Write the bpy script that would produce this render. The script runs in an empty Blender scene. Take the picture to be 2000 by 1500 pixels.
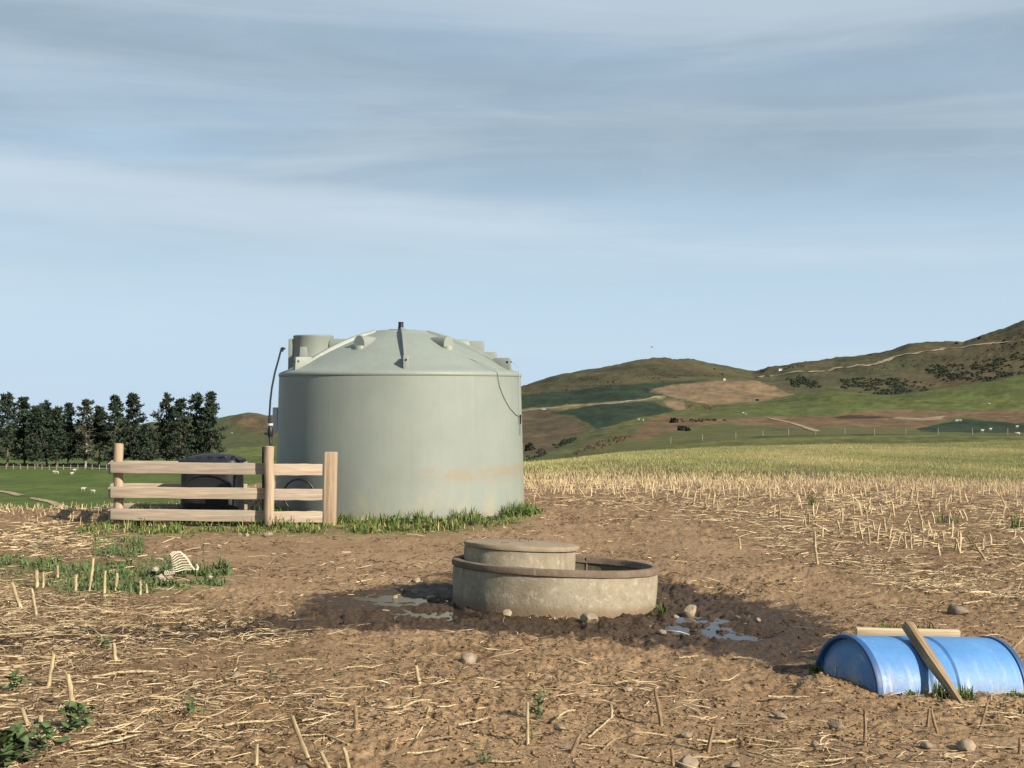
import bpy, bmesh, math, random
import numpy as np
from mathutils import Vector, Matrix, Euler, noise as mnoise

random.seed(7)
rng = np.random.default_rng(11)
R = math.radians
SC = bpy.context.scene
COL = SC.collection

# ------------------------------------------------------------------ camera, sky, sun, exposure
EYE = 1.6            # eye height
F = 2460.0           # focal length in photo pixels (2000 wide)
HZ = 770.0           # horizon row in the photo
cam_d = bpy.data.cameras.new('camera'); cam = bpy.data.objects.new('camera', cam_d); COL.objects.link(cam)
cam_d.sensor_width = 36.0; cam_d.lens = F / 2000 * 36.0; cam_d.shift_y = 0.010
cam_d.clip_start = 0.05; cam_d.clip_end = 20000
cam.location = (0, 0, EYE); cam.rotation_euler = (R(90), 0, 0)
SC.camera = cam

SUN_EL, SUN_AZ = R(30), R(131)      # azimuth clockwise from +Y (camera axis): behind the viewer, to the right
SUN_VEC = Vector((math.cos(SUN_EL) * math.sin(SUN_AZ), math.cos(SUN_EL) * math.cos(SUN_AZ), math.sin(SUN_EL)))
sun_d = bpy.data.lights.new('sun', 'SUN'); sun = bpy.data.objects.new('sun', sun_d); COL.objects.link(sun)
sun_d.energy = 5.0; sun_d.angle = R(0.53); sun_d.color = (1.0, 0.90, 0.76)
sun.rotation_euler = (-SUN_VEC).to_track_quat('-Z', 'Y').to_euler(); sun.location = (20, -30, 30)

world = bpy.data.worlds.new('World'); SC.world = world; world.use_nodes = True
wn, wl = world.node_tree.nodes, world.node_tree.links
wn.clear()
w_out = wn.new('ShaderNodeOutputWorld'); w_bg = wn.new('ShaderNodeBackground'); w_bg.inputs['Strength'].default_value = 0.050
sky = wn.new('ShaderNodeTexSky'); sky.sky_type = 'NISHITA'; sky.sun_disc = False
sky.sun_elevation = SUN_EL; sky.sun_rotation = SUN_AZ; sky.altitude = 200; sky.air_density = 1.0; sky.dust_density = 0.6; sky.ozone_density = 1.6
w_tc = wn.new('ShaderNodeTexCoord')


def w_noise(scale, rot, loc, detail, lo, hi, nscale=1.0, dist=0.0, rough=0.55):
    m = wn.new('ShaderNodeMapping'); m.inputs['Scale'].default_value = scale; m.inputs['Rotation'].default_value = rot; m.inputs['Location'].default_value = loc
    n = wn.new('ShaderNodeTexNoise'); n.inputs['Scale'].default_value = nscale; n.inputs['Detail'].default_value = detail
    n.inputs['Roughness'].default_value = rough; n.inputs['Distortion'].default_value = dist
    r = wn.new('ShaderNodeMapRange'); r.interpolation_type = 'SMOOTHSTEP'
    r.inputs['From Min'].default_value = lo; r.inputs['From Max'].default_value = hi
    wl.new(w_tc.outputs['Generated'], m.inputs['Vector']); wl.new(m.outputs['Vector'], n.inputs['Vector']); wl.new(n.outputs['Fac'], r.inputs['Value'])
    return r.outputs['Result']


def w_math(op, a, b):
    n = wn.new('ShaderNodeMath'); n.operation = op; n.use_clamp = op != 'MULTIPLY' or True
    if op == 'ADD' or isinstance(b, float) and b == 0.055: n.use_clamp = False
    for i, v in enumerate((a, b)):
        if isinstance(v, (int, float)): n.inputs[i].default_value = v
        else: wl.new(v, n.inputs[i])
    return n.outputs[0]


def w_mix(fac, a, b):
    n = wn.new('ShaderNodeMix'); n.data_type = 'RGBA'
    wl.new(fac, n.inputs[0])
    for sock, v in ((n.inputs['A'], a), (n.inputs['B'], b)):
        if isinstance(v, tuple): sock.default_value = v
        else: wl.new(v, sock)
    return n.outputs['Result']


c_broad = w_noise((1.5, 1.5, 7.5), (0, R(9), 0), (0.3, 0.1, 2.35), 5, 0.32, 0.66, dist=0.35)
c_veil = w_noise((1.7, 1.7, 19.0), (0, R(-4), 0), (1.7, 0.3, 0.55), 7, 0.40, 0.72, dist=0.5, rough=0.55)
c_fine = w_noise((7.0, 7.0, 22.0), (0, R(-14), R(20)), (0, 0, 0), 7, 0.38, 0.78, dist=0.6, rough=0.65)
sepz = wn.new('ShaderNodeSeparateXYZ'); wl.new(w_tc.outputs['Generated'], sepz.inputs[0])


def w_band(z0, z1, a, b):
    n = wn.new('ShaderNodeMapRange'); n.interpolation_type = 'SMOOTHSTEP'; n.inputs['From Min'].default_value = z0; n.inputs['From Max'].default_value = z1
    n.inputs['To Min'].default_value = a; n.inputs['To Max'].default_value = b; wl.new(sepz.outputs['Z'], n.inputs['Value']); return n.outputs['Result']


# a thin even veil of high cloud lies over the clear sky, thicker low down where one looks through more of it
s0 = w_mix(w_band(0.0, 0.22, 0.95, 0.50), sky.outputs['Color'], (5.75, 7.55, 9.3, 1))
s1 = w_mix(w_math('MULTIPLY', w_math('MULTIPLY', c_broad, w_band(0.05, 0.22, 0.0, 1.0)), 0.92), s0, (3.5, 4.65, 5.7, 1))
s2 = w_mix(w_math('MULTIPLY', c_veil, 0.46), s1, (6.9, 8.0, 8.9, 1))
tl = w_math('ADD', sepz.outputs['Z'], w_math('MULTIPLY', sepz.outputs['X'], 0.055))


def w_ramp(v, z0, z1, a, b):
    n = wn.new('ShaderNodeMapRange'); n.interpolation_type = 'SMOOTHSTEP'; n.inputs['From Min'].default_value = z0; n.inputs['From Max'].default_value = z1
    n.inputs['To Min'].default_value = a; n.inputs['To Max'].default_value = b; wl.new(v, n.inputs['Value']); return n.outputs['Result']


c_str = w_math('MULTIPLY', w_math('MULTIPLY', w_ramp(tl, 0.095, 0.135, 0.0, 1.0), w_ramp(tl, 0.142, 0.160, 1.0, 0.0)), w_noise((1.6, 1.6, 24.0), (0, R(-3), 0), (4.2, 0.3, 0.1), 6, 0.34, 0.62, dist=0.4))
s2 = w_mix(w_math('MULTIPLY', c_str, 0.42), s2, (7.6, 8.7, 9.6, 1))
s3 = w_mix(w_math('MULTIPLY', w_math('MULTIPLY', c_fine, w_band(0.03, 0.2, 0.2, 1.0)), 0.20), s2, (5.9, 6.9, 7.7, 1))
wl.new(s3, w_bg.inputs['Color']); wl.new(w_bg.outputs[0], w_out.inputs[0])

vs = SC.view_settings
vs.view_transform = 'Standard'; vs.look = 'None'; vs.exposure = 0.92; vs.gamma = 1.0; vs.use_curve_mapping = False
SC.render.engine = 'CYCLES'; SC.cycles.max_bounces = 6; SC.cycles.use_denoising = True

# ------------------------------------------------------------------ numpy noise
_perm = np.random.default_rng(5).random(65536)


def _h(ix, iy, seed):
    k = (ix.astype(np.int64) * 374761393 + iy.astype(np.int64) * 668265263 + seed * 974711) & 0x7fffffff
    k = (k ^ (k >> 13)) * 1274126177 & 0x7fffffff
    return _perm[(k ^ (k >> 16)) & 65535]


def vn(x, y, seed=0):
    x = np.asarray(x, float); y = np.asarray(y, float)
    ix = np.floor(x); iy = np.floor(y); fx = x - ix; fy = y - iy
    fx = fx * fx * (3 - 2 * fx); fy = fy * fy * (3 - 2 * fy)
    a = _h(ix, iy, seed); b = _h(ix + 1, iy, seed); c = _h(ix, iy + 1, seed); d = _h(ix + 1, iy + 1, seed)
    return (a * (1 - fx) + b * fx) * (1 - fy) + (c * (1 - fx) + d * fx) * fy - 0.5


def fbm(x, y, seed=0, octv=4, gain=0.5):
    s = 0; a = 1.0; c, sn = math.cos(0.6), math.sin(0.6)
    for o in range(octv):
        s = s + a * vn(x, y, seed + o * 17)
        x, y = (c * x - sn * y) * 2.03 + 7.1, (sn * x + c * y) * 2.03 + 3.3
        a *= gain
    return s


def sstep(a, b, v):
    t = np.clip((v - a) / (b - a), 0, 1)
    return t * t * (3 - 2 * t)


def inpoly(px, py, poly):
    """signed distance to a polygon, positive inside"""
    px = np.asarray(px, float); py = np.asarray(py, float)
    ins = np.zeros(px.shape, bool); d2 = np.full(px.shape, 1e18)
    n = len(poly)
    for i in range(n):
        x0, y0 = poly[i]; x1, y1 = poly[(i + 1) % n]
        c = ((y0 > py) != (y1 > py))
        with np.errstate(divide='ignore', invalid='ignore'):
            xi = (x1 - x0) * (py - y0) / (y1 - y0 + 1e-12) + x0
        ins ^= c & (px < xi)
        ex, ey = x1 - x0, y1 - y0
        t = np.clip(((px - x0) * ex + (py - y0) * ey) / (ex * ex + ey * ey + 1e-12), 0, 1)
        d2 = np.minimum(d2, (px - x0 - t * ex) ** 2 + (py - y0 - t * ey) ** 2)
    return np.where(ins, 1, -1) * np.sqrt(d2)


# ------------------------------------------------------------------ terrain: real heights given by distance and by what is seen at that distance
CR = np.array([17, 22, 30, 45, 70, 100, 150, 200, 260, 330, 420, 520, 640, 800, 1000, 1300, 2500, 6000], float)
CA = {
    -3000: [1001, 1015, 1035, 1045, 1050, 1045, 1025, 1000, 945, 914, 902, 893, 880, 850, 830, 838, 880, 880],
    0:     [1001, 1012, 1032, 1045, 1050, 1045, 1025, 1000, 945, 914, 903, 896, 884, 858, 838, 842, 880, 880],
    200:   [1001, 1010, 1030, 1045, 1050, 1045, 1025, 1000, 945, 914, 903, 895, 880, 850, 832, 838, 880, 880],
    330:   [1001, 990, 1010, 1030, 1040, 1040, 1020, 998, 945, 914, 902, 893, 876, 842, 824, 830, 880, 880],
    420:   [1001, 966, 985, 1010, 1025, 1030, 1015, 995, 943, 914, 900, 890, 872, 842, 820, 826, 880, 880],
    480:   [1001, 953, 955, 985, 1010, 1018, 1010, 990, 942, 914, 899, 888, 870, 840, 811, 820, 880, 880],
    560:   [1001, 949, 930, 950, 985, 1000, 1000, 980, 940, 914, 898, 886, 868, 838, 814, 820, 880, 880],
    800:   [1001, 949, 920, 920, 945, 960, 965, 945, 918, 900, 885, 868, 845, 820, 800, 795, 840, 840],
    1030:  [1001, 949, 917, 905, 915, 930, 935, 915, 895, 885, 868, 848, 822, 797, 774, 753, 770, 775],
    1200:  [1001, 949, 913, 892, 885, 900, 905, 890, 872, 850, 835, 815, 793, 770, 742, 713, 740, 770],
    1400:  [1001, 950, 913, 889, 874, 884, 884, 868, 857, 846, 825, 812, 795, 768, 740, 714, 735, 765],
    1500:  [1001, 950, 914, 888, 872, 880, 878, 862, 851, 842, 824, 810, 787, 775, 745, 719, 735, 765],
    1620:  [1001, 951, 916, 890, 869, 878, 872, 857, 848, 838, 824, 808, 763, 773, 740, 703, 730, 765],
    1740:  [1001, 952, 919, 893, 868, 876, 868, 853, 848, 841, 826, 806, 774, 770, 735, 683, 720, 760],
    1830:  [1001, 953, 922, 897, 867, 874, 866, 852, 848, 843, 826, 804, 760, 766, 722, 671, 710, 760],
    1930:  [1001, 956, 926, 902, 865, 870, 864, 853, 849, 842, 823, 800, 744, 752, 704, 655, 700, 760],
    2000:  [1001, 958, 930, 906, 863, 868, 862, 854, 850, 842, 820, 797, 728, 740, 688, 627, 690, 760],
    2600:  [1001, 958, 930, 906, 860, 866, 858, 852, 846, 836, 814, 780, 690, 690, 620, 560, 640, 750],
    6000:  [1001, 958, 930, 906, 860, 866, 858, 852, 846, 836, 814, 780, 690, 690, 620, 560, 640, 750],
}
_ax = np.array(sorted(CA)); _ay = np.array([CA[k] for k in _ax], float)
_xs = np.linspace(-2000, 4000, 1201)
_ys = np.stack([np.interp(_xs, _ax, _ay[:, k]) for k in range(len(CR))], 1)
_ridge = np.interp(_xs, [990, 1030, 1075, 1120, 1185, 1245, 1275, 1300, 1330, 1357, 1400, 1440, 1472, 1500, 1560, 1600, 1700, 1745, 1775, 1810, 1850, 1880, 1912, 1960, 2000, 2100],
                   [760, 752, 738, 727, 716, 706, 702, 701, 702, 705, 713, 720, 728, 718, 710, 705, 694, 683, 674, 671, 669, 669, 659, 645, 627, 606])
_lridge = np.interp(_xs, [0, 279, 311, 420, 455, 487, 505, 524, 543, 640], [840, 828, 823, 820, 815, 811, 813, 816, 814, 812])
_ker = np.exp(-0.5 * (np.arange(-12, 13) / 4.0) ** 2); _ker /= _ker.sum()
_pad = np.pad(_ys, ((12, 12), (0, 0)), mode='edge')
_ys = np.stack([np.convolve(_pad[:, k], _ker, 'valid') for k in range(len(CR))], 1)
k13 = list(CR).index(1300); k10 = list(CR).index(1000)
m = (_xs >= 1010) & (_xs <= 2090); _ys[m, k13] = _ridge[m]
m = (_xs >= 0) & (_xs <= 620); _ys[m, k10] = _lridge[m]
_zs = EYE - (_ys - HZ) / F * CR[None, :]
_zs[:, 0] = 0.0
_LC = np.log(CR); _HK = np.diff(_LC)


def base_z(X, Y):
    X = np.atleast_1d(np.asarray(X, float)); Y = np.atleast_1d(np.asarray(Y, float))
    sh = X.shape; X = X.ravel(); Y = Y.ravel()
    out = np.zeros(X.shape)
    for s in range(0, len(X), 150000):
        x = X[s:s + 150000]; y = np.maximum(Y[s:s + 150000], 0.05)
        far = np.flatnonzero(y > 17)
        if len(far) == 0: continue
        px = np.clip(1000 + F * x[far] / y[far], -1990, 3990)
        t = (px - _xs[0]) / (_xs[1] - _xs[0]); i = np.clip(t.astype(int), 0, len(_xs) - 2); t = (t - i)[:, None]
        z = _zs[i] * (1 - t) + _zs[i + 1] * t
        dk = np.diff(z, axis=1) / _HK
        sl = np.zeros_like(z)
        a, b = dk[:, :-1], dk[:, 1:]
        w1 = 2 * _HK[1:] + _HK[:-1]; w2 = _HK[1:] + 2 * _HK[:-1]
        with np.errstate(divide='ignore', invalid='ignore'):
            hm = (w1 + w2) / (w1 / a + w2 / b)
        sl[:, 1:-1] = np.where(a * b > 0, hm, 0)
        ly = np.clip(np.log(y[far]), _LC[0], _LC[-1] - 1e-9)
        k = np.clip(np.searchsorted(_LC, ly, side='right') - 1, 0, len(_LC) - 2)
        r = np.arange(len(far)); h = _HK[k]; q = (ly - _LC[k]) / h
        h00 = (1 + 2 * q) * (1 - q) ** 2; h10 = q * (1 - q) ** 2; h01 = q * q * (3 - 2 * q); h11 = q * q * (q - 1)
        res = np.zeros(len(x)); res[far] = h00 * z[r, k] + h10 * h * sl[r, k] + h01 * z[r, k + 1] + h11 * h * sl[r, k + 1]
        out[s:s + 150000] = res
    # rolling relief of the far country
    am = np.clip(Y - 60, 0, None) * 0.0016
    am = np.minimum(am, 1.6)
    out = out + am * fbm(X / 45.0, Y / 60.0, 31, 4, 0.55) * 1.6
    rg = np.clip((Y - 380) / 500.0, 0, 1) * 3.2
    q = X / 34.0 + 0.35 * Y / 60.0
    out = out + rg * (0.30 - np.abs(fbm(q, Y / 150.0, 37, 4, 0.55)) * 1.5)
    return out.reshape(sh)


def gpt(px, py, z=0.0):
    """ground point (flat near ground) that shows at a photo pixel"""
    Y = (EYE - z) * F / (py - HZ)
    return (px - 1000) / F * Y, Y


PUD = [  # centre px, half sizes in metres, water level below the ground around it
    (790, 1172, 0.30, 0.20), (840, 1193, 0.26, 0.20), (868, 1197, 0.22, 0.20), (742, 1164, 0.22, 0.16),
    (1360, 1211, 0.25, 0.24), (1325, 1222, 0.18, 0.30), (1398, 1234, 0.28, 0.24), (1450, 1242, 0.20, 0.16)]
PUDW = []
for (a, b, c, d) in PUD:
    X_, Y_ = gpt(a, b, -0.03 if a > 1000 else -0.012); PUDW.append((X_, Y_, c, d, -0.055 if a > 1000 else -0.03))
WETPOLY = [gpt(*p) for p in [(600, 1160), (700, 1142), (810, 1128), (880, 1112), (1080, 1095), (1290, 1122), (1390, 1142), (1500, 1172), (1620, 1208), (1660, 1245), (1620, 1300),
                             (1540, 1308), (1420, 1280), (1250, 1255), (1050, 1240), (860, 1232), (700, 1226), (560, 1236), (400, 1252), (200, 1262), (-80, 1275), (-80, 1238), (200, 1226), (400, 1214), (540, 1200)]]


def macro(X, Y):
    z = 0.030 * fbm(X / 2.4, Y / 2.4, 3, 3) * sstep(24, 16, Y)
    z = z - 0.065 * np.exp(-(((X - 1.25) / 0.9) ** 2 + ((Y - 9.9) / 1.1) ** 2))                     # low ground right of the trough
    z = z - 0.05 * np.exp(-(((X - 0.2) / 1.3) ** 2 + ((Y - 11.0) / 0.7) ** 2))
    z = z - 0.085 * sstep(2.05, 2.95, X) * sstep(6.2, 6.7, Y) * sstep(8.6, 7.8, Y)                    # barrel end
    z = z + 0.05 * np.exp(-(((X - 1.74) / 0.16) ** 2 + ((Y - 6.95) / 0.22) ** 2))                     # soil banked against the barrel end
    z = z - 0.03 * sstep(13.5, 15.5, Y) * sstep(-2, -4, X) * 0
    for (cx, cy, a, b, lev) in PUDW:
        w = np.exp(-(((X - cx) / a) ** 2 + ((Y - cy) / b) ** 2) ** 1.6)
        z = z * (1 - w) + (lev - 0.010) * w + w * 0.026 * fbm(X / 0.16, Y / 0.12, 99, 3, 0.6)
    return z


def hoof(X, Y, wet):
    """prints pressed into the soil by stock, one at most in each small cell"""
    out = np.zeros(np.shape(X))
    for (cs, sd, pr) in ((0.21, 201, 0.42), (0.26, 301, 0.35)):
        ix, iy = np.floor(X / cs + sd * .37), np.floor(Y / cs + sd * .11)
        r1, r2, r3, r4 = _h(ix, iy, sd), _h(ix, iy, sd + 1), _h(ix, iy, sd + 2), _h(ix, iy, sd + 3)
        dx = X - (ix + 0.35 + 0.3 * r1 - sd * .37) * cs; dy = Y - (iy + 0.35 + 0.3 * r2 - sd * .11) * cs
        a = r3 * 6.283; ca, sa = np.cos(a), np.sin(a); u = ca * dx + sa * dy; v = -sa * dx + ca * dy
        d = np.sqrt((u / 0.050) ** 2 + (np.abs(v) / 0.036) ** 2); cleft = np.exp(-(v / 0.007) ** 2) * 0.5
        on = (r4 < pr * (1 + 0.8 * wet)) * (0.6 + 0.8 * r1)
        out = out + on * (-0.013 * np.exp(-d ** 4) * (1 - cleft) + 0.005 * np.exp(-((d - 1.35) / 0.3) ** 2))
    return out


def micro(X, Y):
    near = sstep(40, 14, Y)
    wet = sstep(-0.25, 0.15, inpoly(X, Y, WETPOLY)) if np.size(X) else 0
    c1 = np.abs(fbm(X / 0.30, Y / 0.30, 41, 3)) * 0.024
    c2 = fbm(X / 0.085, Y / 0.085, 51, 3, 0.6) * 0.018 + np.abs(fbm(X / 0.05, Y / 0.05, 57, 2, 0.6)) * 0.016
    patch = 0.35 + 0.9 * sstep(-0.15, 0.3, fbm(X / 1.1, Y / 1.1, 61, 3))
    bare = inpoly(1000 + F * X / np.maximum(Y, .1), HZ + EYE * F / np.maximum(Y, .1), [(480, 1045), (1050, 1030), (1380, 1060), (1480, 1140), (1250, 1120), (880, 1090), (700, 1130), (500, 1120)])
    calm = 1 - 0.45 * sstep(-30, 30, bare)
    c1 = c1 + 0.009 + hoof(X, Y, wet)
    return (c1 - 0.02 + c2) * patch * calm * near * (1 + 0.45 * wet)


def ground_z(X, Y):
    X = np.atleast_1d(np.asarray(X, float)); Y = np.atleast_1d(np.asarray(Y, float))
    z = base_z(X, Y)
    nr = Y < 45
    if nr.any():
        z[nr] = z[nr] + macro(X[nr], Y[nr]) + micro(X[nr], Y[nr])
    return z


def gz(X, Y):
    return float(ground_z(X, Y)[0])


def gz_soft(X, Y):
    return float((base_z(X, Y) + macro(np.atleast_1d(X), np.atleast_1d(Y)))[0])


# ------------------------------------------------------------------ materials
def new_mat(name):
    m = bpy.data.materials.new(name); m.use_nodes = True
    nt = m.node_tree; b = nt.nodes['Principled BSDF']
    return m, nt.nodes, nt.links, b


ALBEDO = (0.86, 0.86, 0.86)      # one overall reflectance trim


class NT:
    def __init__(s, name):
        s.m, s.n, s.l, s.b = new_mat(name)
        s.co = s.n.new('ShaderNodeTexCoord'); s.geo = None

    def put(s, sock, v):
        if isinstance(v, (int, float)): sock.default_value = v
        elif isinstance(v, (tuple, list)):
            v = tuple(v)
            sock.default_value = v + (1,) if (len(v) == 3 and len(sock.default_value) == 4) else v
        else: s.l.new(v, sock)

    def pos(s):
        if s.geo is None: s.geo = s.n.new('ShaderNodeNewGeometry')
        return s.geo.outputs['Position']

    def obj(s): return s.co.outputs['Object']

    def vmap(s, vec, scale=(1, 1, 1), rot=(0, 0, 0), loc=(0, 0, 0)):
        n = s.n.new('ShaderNodeMapping'); s.l.new(vec, n.inputs['Vector'])
        n.inputs['Scale'].default_value = scale; n.inputs['Rotation'].default_value = rot; n.inputs['Location'].default_value = loc
        return n.outputs[0]

    def noise(s, vec, scale, detail=4, rough=0.55, dist=0.0):
        n = s.n.new('ShaderNodeTexNoise'); s.l.new(vec, n.inputs['Vector'])
        n.inputs['Scale'].default_value = scale; n.inputs['Detail'].default_value = detail; n.inputs['Roughness'].default_value = rough; n.inputs['Distortion'].default_value = dist
        return n.outputs['Fac']

    def voro(s, vec, scale, feat='F1'):
        n = s.n.new('ShaderNodeTexVoronoi'); n.feature = feat; s.l.new(vec, n.inputs['Vector']); n.inputs['Scale'].default_value = scale
        return n.outputs['Distance']

    def ramp(s, v, lo, hi, a=0.0, b=1.0):
        n = s.n.new('ShaderNodeMapRange'); n.interpolation_type = 'SMOOTHSTEP'; s.put(n.inputs['Value'], v)
        n.inputs['From Min'].default_value = lo; n.inputs['From Max'].default_value = hi; n.inputs['To Min'].default_value = a; n.inputs['To Max'].default_value = b
        return n.outputs['Result']

    def math(s, op, a, b=0.0, clamp=False):
        n = s.n.new('ShaderNodeMath'); n.operation = op; n.use_clamp = clamp; s.put(n.inputs[0], a); s.put(n.inputs[1], b)
        return n.outputs[0]

    def mix(s, fac, a, b, mode='MIX'):
        n = s.n.new('ShaderNodeMix'); n.data_type = 'RGBA'; n.blend_type = mode
        s.put(n.inputs[0], fac); s.put(n.inputs['A'], a); s.put(n.inputs['B'], b)
        return n.outputs['Result']

    def attr(s, name, out='Fac'):
        n = s.n.new('ShaderNodeAttribute'); n.attribute_name = name
        return n.outputs[out]

    def orand(s):
        n = s.n.new('ShaderNodeObjectInfo'); return n.outputs['Random']

    def bump(s, h, strength=0.3, dist=0.02, prev=None):
        n = s.n.new('ShaderNodeBump'); n.inputs['Strength'].default_value = strength; n.inputs['Distance'].default_value = dist
        s.l.new(h, n.inputs['Height'])
        if prev is not None: s.l.new(prev, n.inputs['Normal'])
        return n.outputs[0]

    def done(s, color, rough=0.8, normal=None, spec=None, **kw):
        color = s.mix(1.0, color, ALBEDO, 'MULTIPLY')
        s.put(s.b.inputs['Base Color'], color); s.put(s.b.inputs['Roughness'], rough)
        if normal is not None: s.l.new(normal, s.b.inputs['Normal'])
        if spec is not None: s.put(s.b.inputs['Specular IOR Level'], spec)
        for k, v in kw.items(): s.put(s.b.inputs[k], v)
        return s.m


M = {}


def simple(name, c, rough=0.7, var=0.25, scale=6.0, bump=0.15, bscale=40, spec=0.3, stretch=(1, 1, 1)):
    t = NT(name); v = t.vmap(t.obj(), stretch)
    n = t.noise(v, scale, 5, 0.6)
    dark = tuple(x * (1 - var) for x in c); lite = tuple(min(1, x * (1 + var)) for x in c)
    col = t.mix(t.ramp(n, 0.3, 0.7), dark, lite)
    nb = t.bump(t.noise(v, bscale, 4), bump, 0.01)
    M[name] = t.done(col, rough, nb, spec)
    return M[name]


# soil
t = NT('soil'); P = t.pos()
n1 = t.noise(P, 1.1, 5, 0.6); n2 = t.noise(P, 7.0, 5, 0.65); n3 = t.noise(P, 38.0, 4, 0.7); n4 = t.noise(P, 140.0, 3, 0.7)
c = t.mix(t.ramp(n1, 0.30, 0.70), (0.188, 0.114, 0.056), (0.302, 0.196, 0.104))
c = t.mix(t.ramp(n2, 0.35, 0.75, 0.0, 0.75), c, (0.345, 0.236, 0.136))
c = t.mix(t.ramp(n3, 0.50, 0.66, 0.0, 0.8), c, (0.085, 0.053, 0.029))
c = t.mix(t.ramp(n4, 0.50, 0.72, 0.0, 0.45), c, (0.38, 0.272, 0.163))
c = t.mix(t.ramp(n4, 0.25, 0.42, 0.5, 0.0), c, (0.10, 0.062, 0.034))
straw = t.math('MULTIPLY', t.attr('straw'), t.ramp(t.noise(t.vmap(P, (1, 1, 1)), 22.0, 5, 0.75), 0.42, 0.66))
c = t.mix(t.math('MULTIPLY', t.attr('straw'), 0.62), c, t.mix(t.ramp(n2, 0.35, 0.65), (0.085, 0.048, 0.023), (0.205, 0.124, 0.060)))
c = t.mix(t.math('MULTIPLY', straw, 0.22), c, (0.40, 0.30, 0.16))
green = t.math('MULTIPLY', t.attr('green'), t.ramp(t.noise(P, 9.0, 5, 0.7), 0.40, 0.62))
c = t.mix(t.math('MULTIPLY', green, 0.9), c, (0.085, 0.115, 0.035))
wetf = t.math('ADD', t.attr('wet'), t.math('MULTIPLY', t.math('SUBTRACT', t.noise(P, 4.5, 8, 0.78), 0.5), 1.9))
wet = t.ramp(wetf, 0.36, 0.66)
c = t.mix(t.math('MULTIPLY', wet, 0.93), c, t.mix(t.ramp(n3, 0.35, 0.7), (0.022, 0.014, 0.008), (0.072, 0.046, 0.027)))
rgh = t.math('SUBTRACT', 0.95, t.math('MULTIPLY', wet, t.ramp(n2, 0.35, 0.65, 0.18, 0.40)))
nb = t.bump(n3, 0.75, 0.018); nb = t.bump(n4, 0.65, 0.006, nb); nb = t.bump(t.voro(P, 26.0), 0.35, 0.012, nb)
M['soil'] = t.done(c, rgh, nb, 0.2)

# far land: colour per place plus grain
t = NT('grassland'); P = t.pos()
c = t.attr('Col', 'Color')
g1 = t.noise(t.vmap(P, (0.02, 0.02, 0.02)), 1.0, 6, 0.65); g2 = t.noise(t.vmap(P, (0.16, 0.16, 0.16)), 1.0, 5, 0.7); g3 = t.noise(P, 1.4, 4, 0.7)
c = t.mix(t.ramp(g1, 0.3, 0.7, 0.0, 0.35), c, t.mix(1.0, c, (1.45, 1.25, 0.9), 'MULTIPLY'))
c = t.mix(t.ramp(g2, 0.36, 0.66, 0.0, 0.7), c, t.mix(1.0, c, (0.55, 0.60, 0.55), 'MULTIPLY'))
c = t.mix(t.ramp(g3, 0.45, 0.75, 0.0, 0.4), c, t.mix(1.0, c, (0.6, 0.62, 0.6), 'MULTIPLY'))
g4 = t.noise(t.vmap(P, (0.05, 0.05, 0.55)), 1.0, 6, 0.75)
c = t.mix(t.ramp(g4, 0.42, 0.70, 0.0, 0.45), c, t.mix(1.0, c, (0.45, 0.48, 0.48), 'MULTIPLY'))
c = t.mix(t.ramp(g4, 0.45, 0.28, 0.0, 0.5), c, t.mix(1.0, c, (1.5, 1.35, 1.1), 'MULTIPLY'))
nb = t.bump(g2, 0.5, 1.5); nb = t.bump(g3, 0.5, 0.25, nb)
M['grassland'] = t.done(c, 0.95, nb, 0.1)

simple('debris_shade', (0.075, 0.048, 0.028), 0.95, 0.4, 9, 0.3, 60, 0.1)
simple('straw', (0.50, 0.385, 0.225), 0.65, 0.5, 5, 0.3, 60)
simple('straw_dull', (0.24, 0.165, 0.095), 0.8, 0.4, 9, 0.3, 60)
simple('stalk_pale', (0.40, 0.315, 0.18), 0.75, 0.55, 14, 0.5, 60, 0.2, (1, 1, 0.3))
simple('stubble_yellow', (0.37, 0.31, 0.145), 0.75, 0.35, 0.7, 0.1, 60)
simple('stubble_green', (0.205, 0.205, 0.075), 0.75, 0.35, 0.5, 0.1, 60)
simple('clod', (0.22, 0.143, 0.08), 0.95, 0.45, 11, 0.6, 60, 0.1)
simple('stone', (0.26, 0.205, 0.142), 0.85, 0.32, 10, 0.5, 45, 0.25)
simple('stone_dark', (0.15, 0.12, 0.09), 0.9, 0.4, 10, 0.6, 45, 0.2)
simple('bone', (0.46, 0.40, 0.31), 0.6, 0.15, 20, 0.2, 80)
simple('wool', (0.34, 0.285, 0.225), 0.95, 0.3, 30, 0.8, 90, 0.1)
simple('fleece', (0.40, 0.37, 0.31), 0.95, 0.1, 8, 0.5, 30, 0.1)
simple('bark', (0.13, 0.10, 0.075), 0.9, 0.35, 6, 0.5, 20, 0.1)
simple('bark_pale', (0.30, 0.26, 0.21), 0.9, 0.3, 6, 0.5, 20, 0.1)
simple('black_plastic', (0.010, 0.011, 0.014), 0.5, 0.35, 9, 0.08, 40, 0.35)
simple('black_hose', (0.010, 0.010, 0.011), 0.45, 0.2, 9, 0.05, 40, 0.5)
simple('clear_fitting', (0.45, 0.50, 0.50), 0.3, 0.1, 9, 0.05, 40, 0.5)
simple('cord', (0.30, 0.34, 0.30), 0.6, 0.1, 9, 0.05, 40, 0.4)
simple('rust', (0.16, 0.085, 0.05), 0.85, 0.4, 12, 0.4, 60, 0.3)
simple('white_paint', (0.75, 0.75, 0.72), 0.6, 0.1, 2, 0.05, 20)
simple('roof_iron', (0.16, 0.17, 0.18), 0.5, 0.15, 2, 0.05, 20)
simple('hut_dark', (0.12, 0.09, 0.07), 0.8, 0.2, 2, 0.05, 20)
simple('post_grey', (0.25, 0.235, 0.20), 0.85, 0.25, 5, 0.3, 20)
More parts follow.
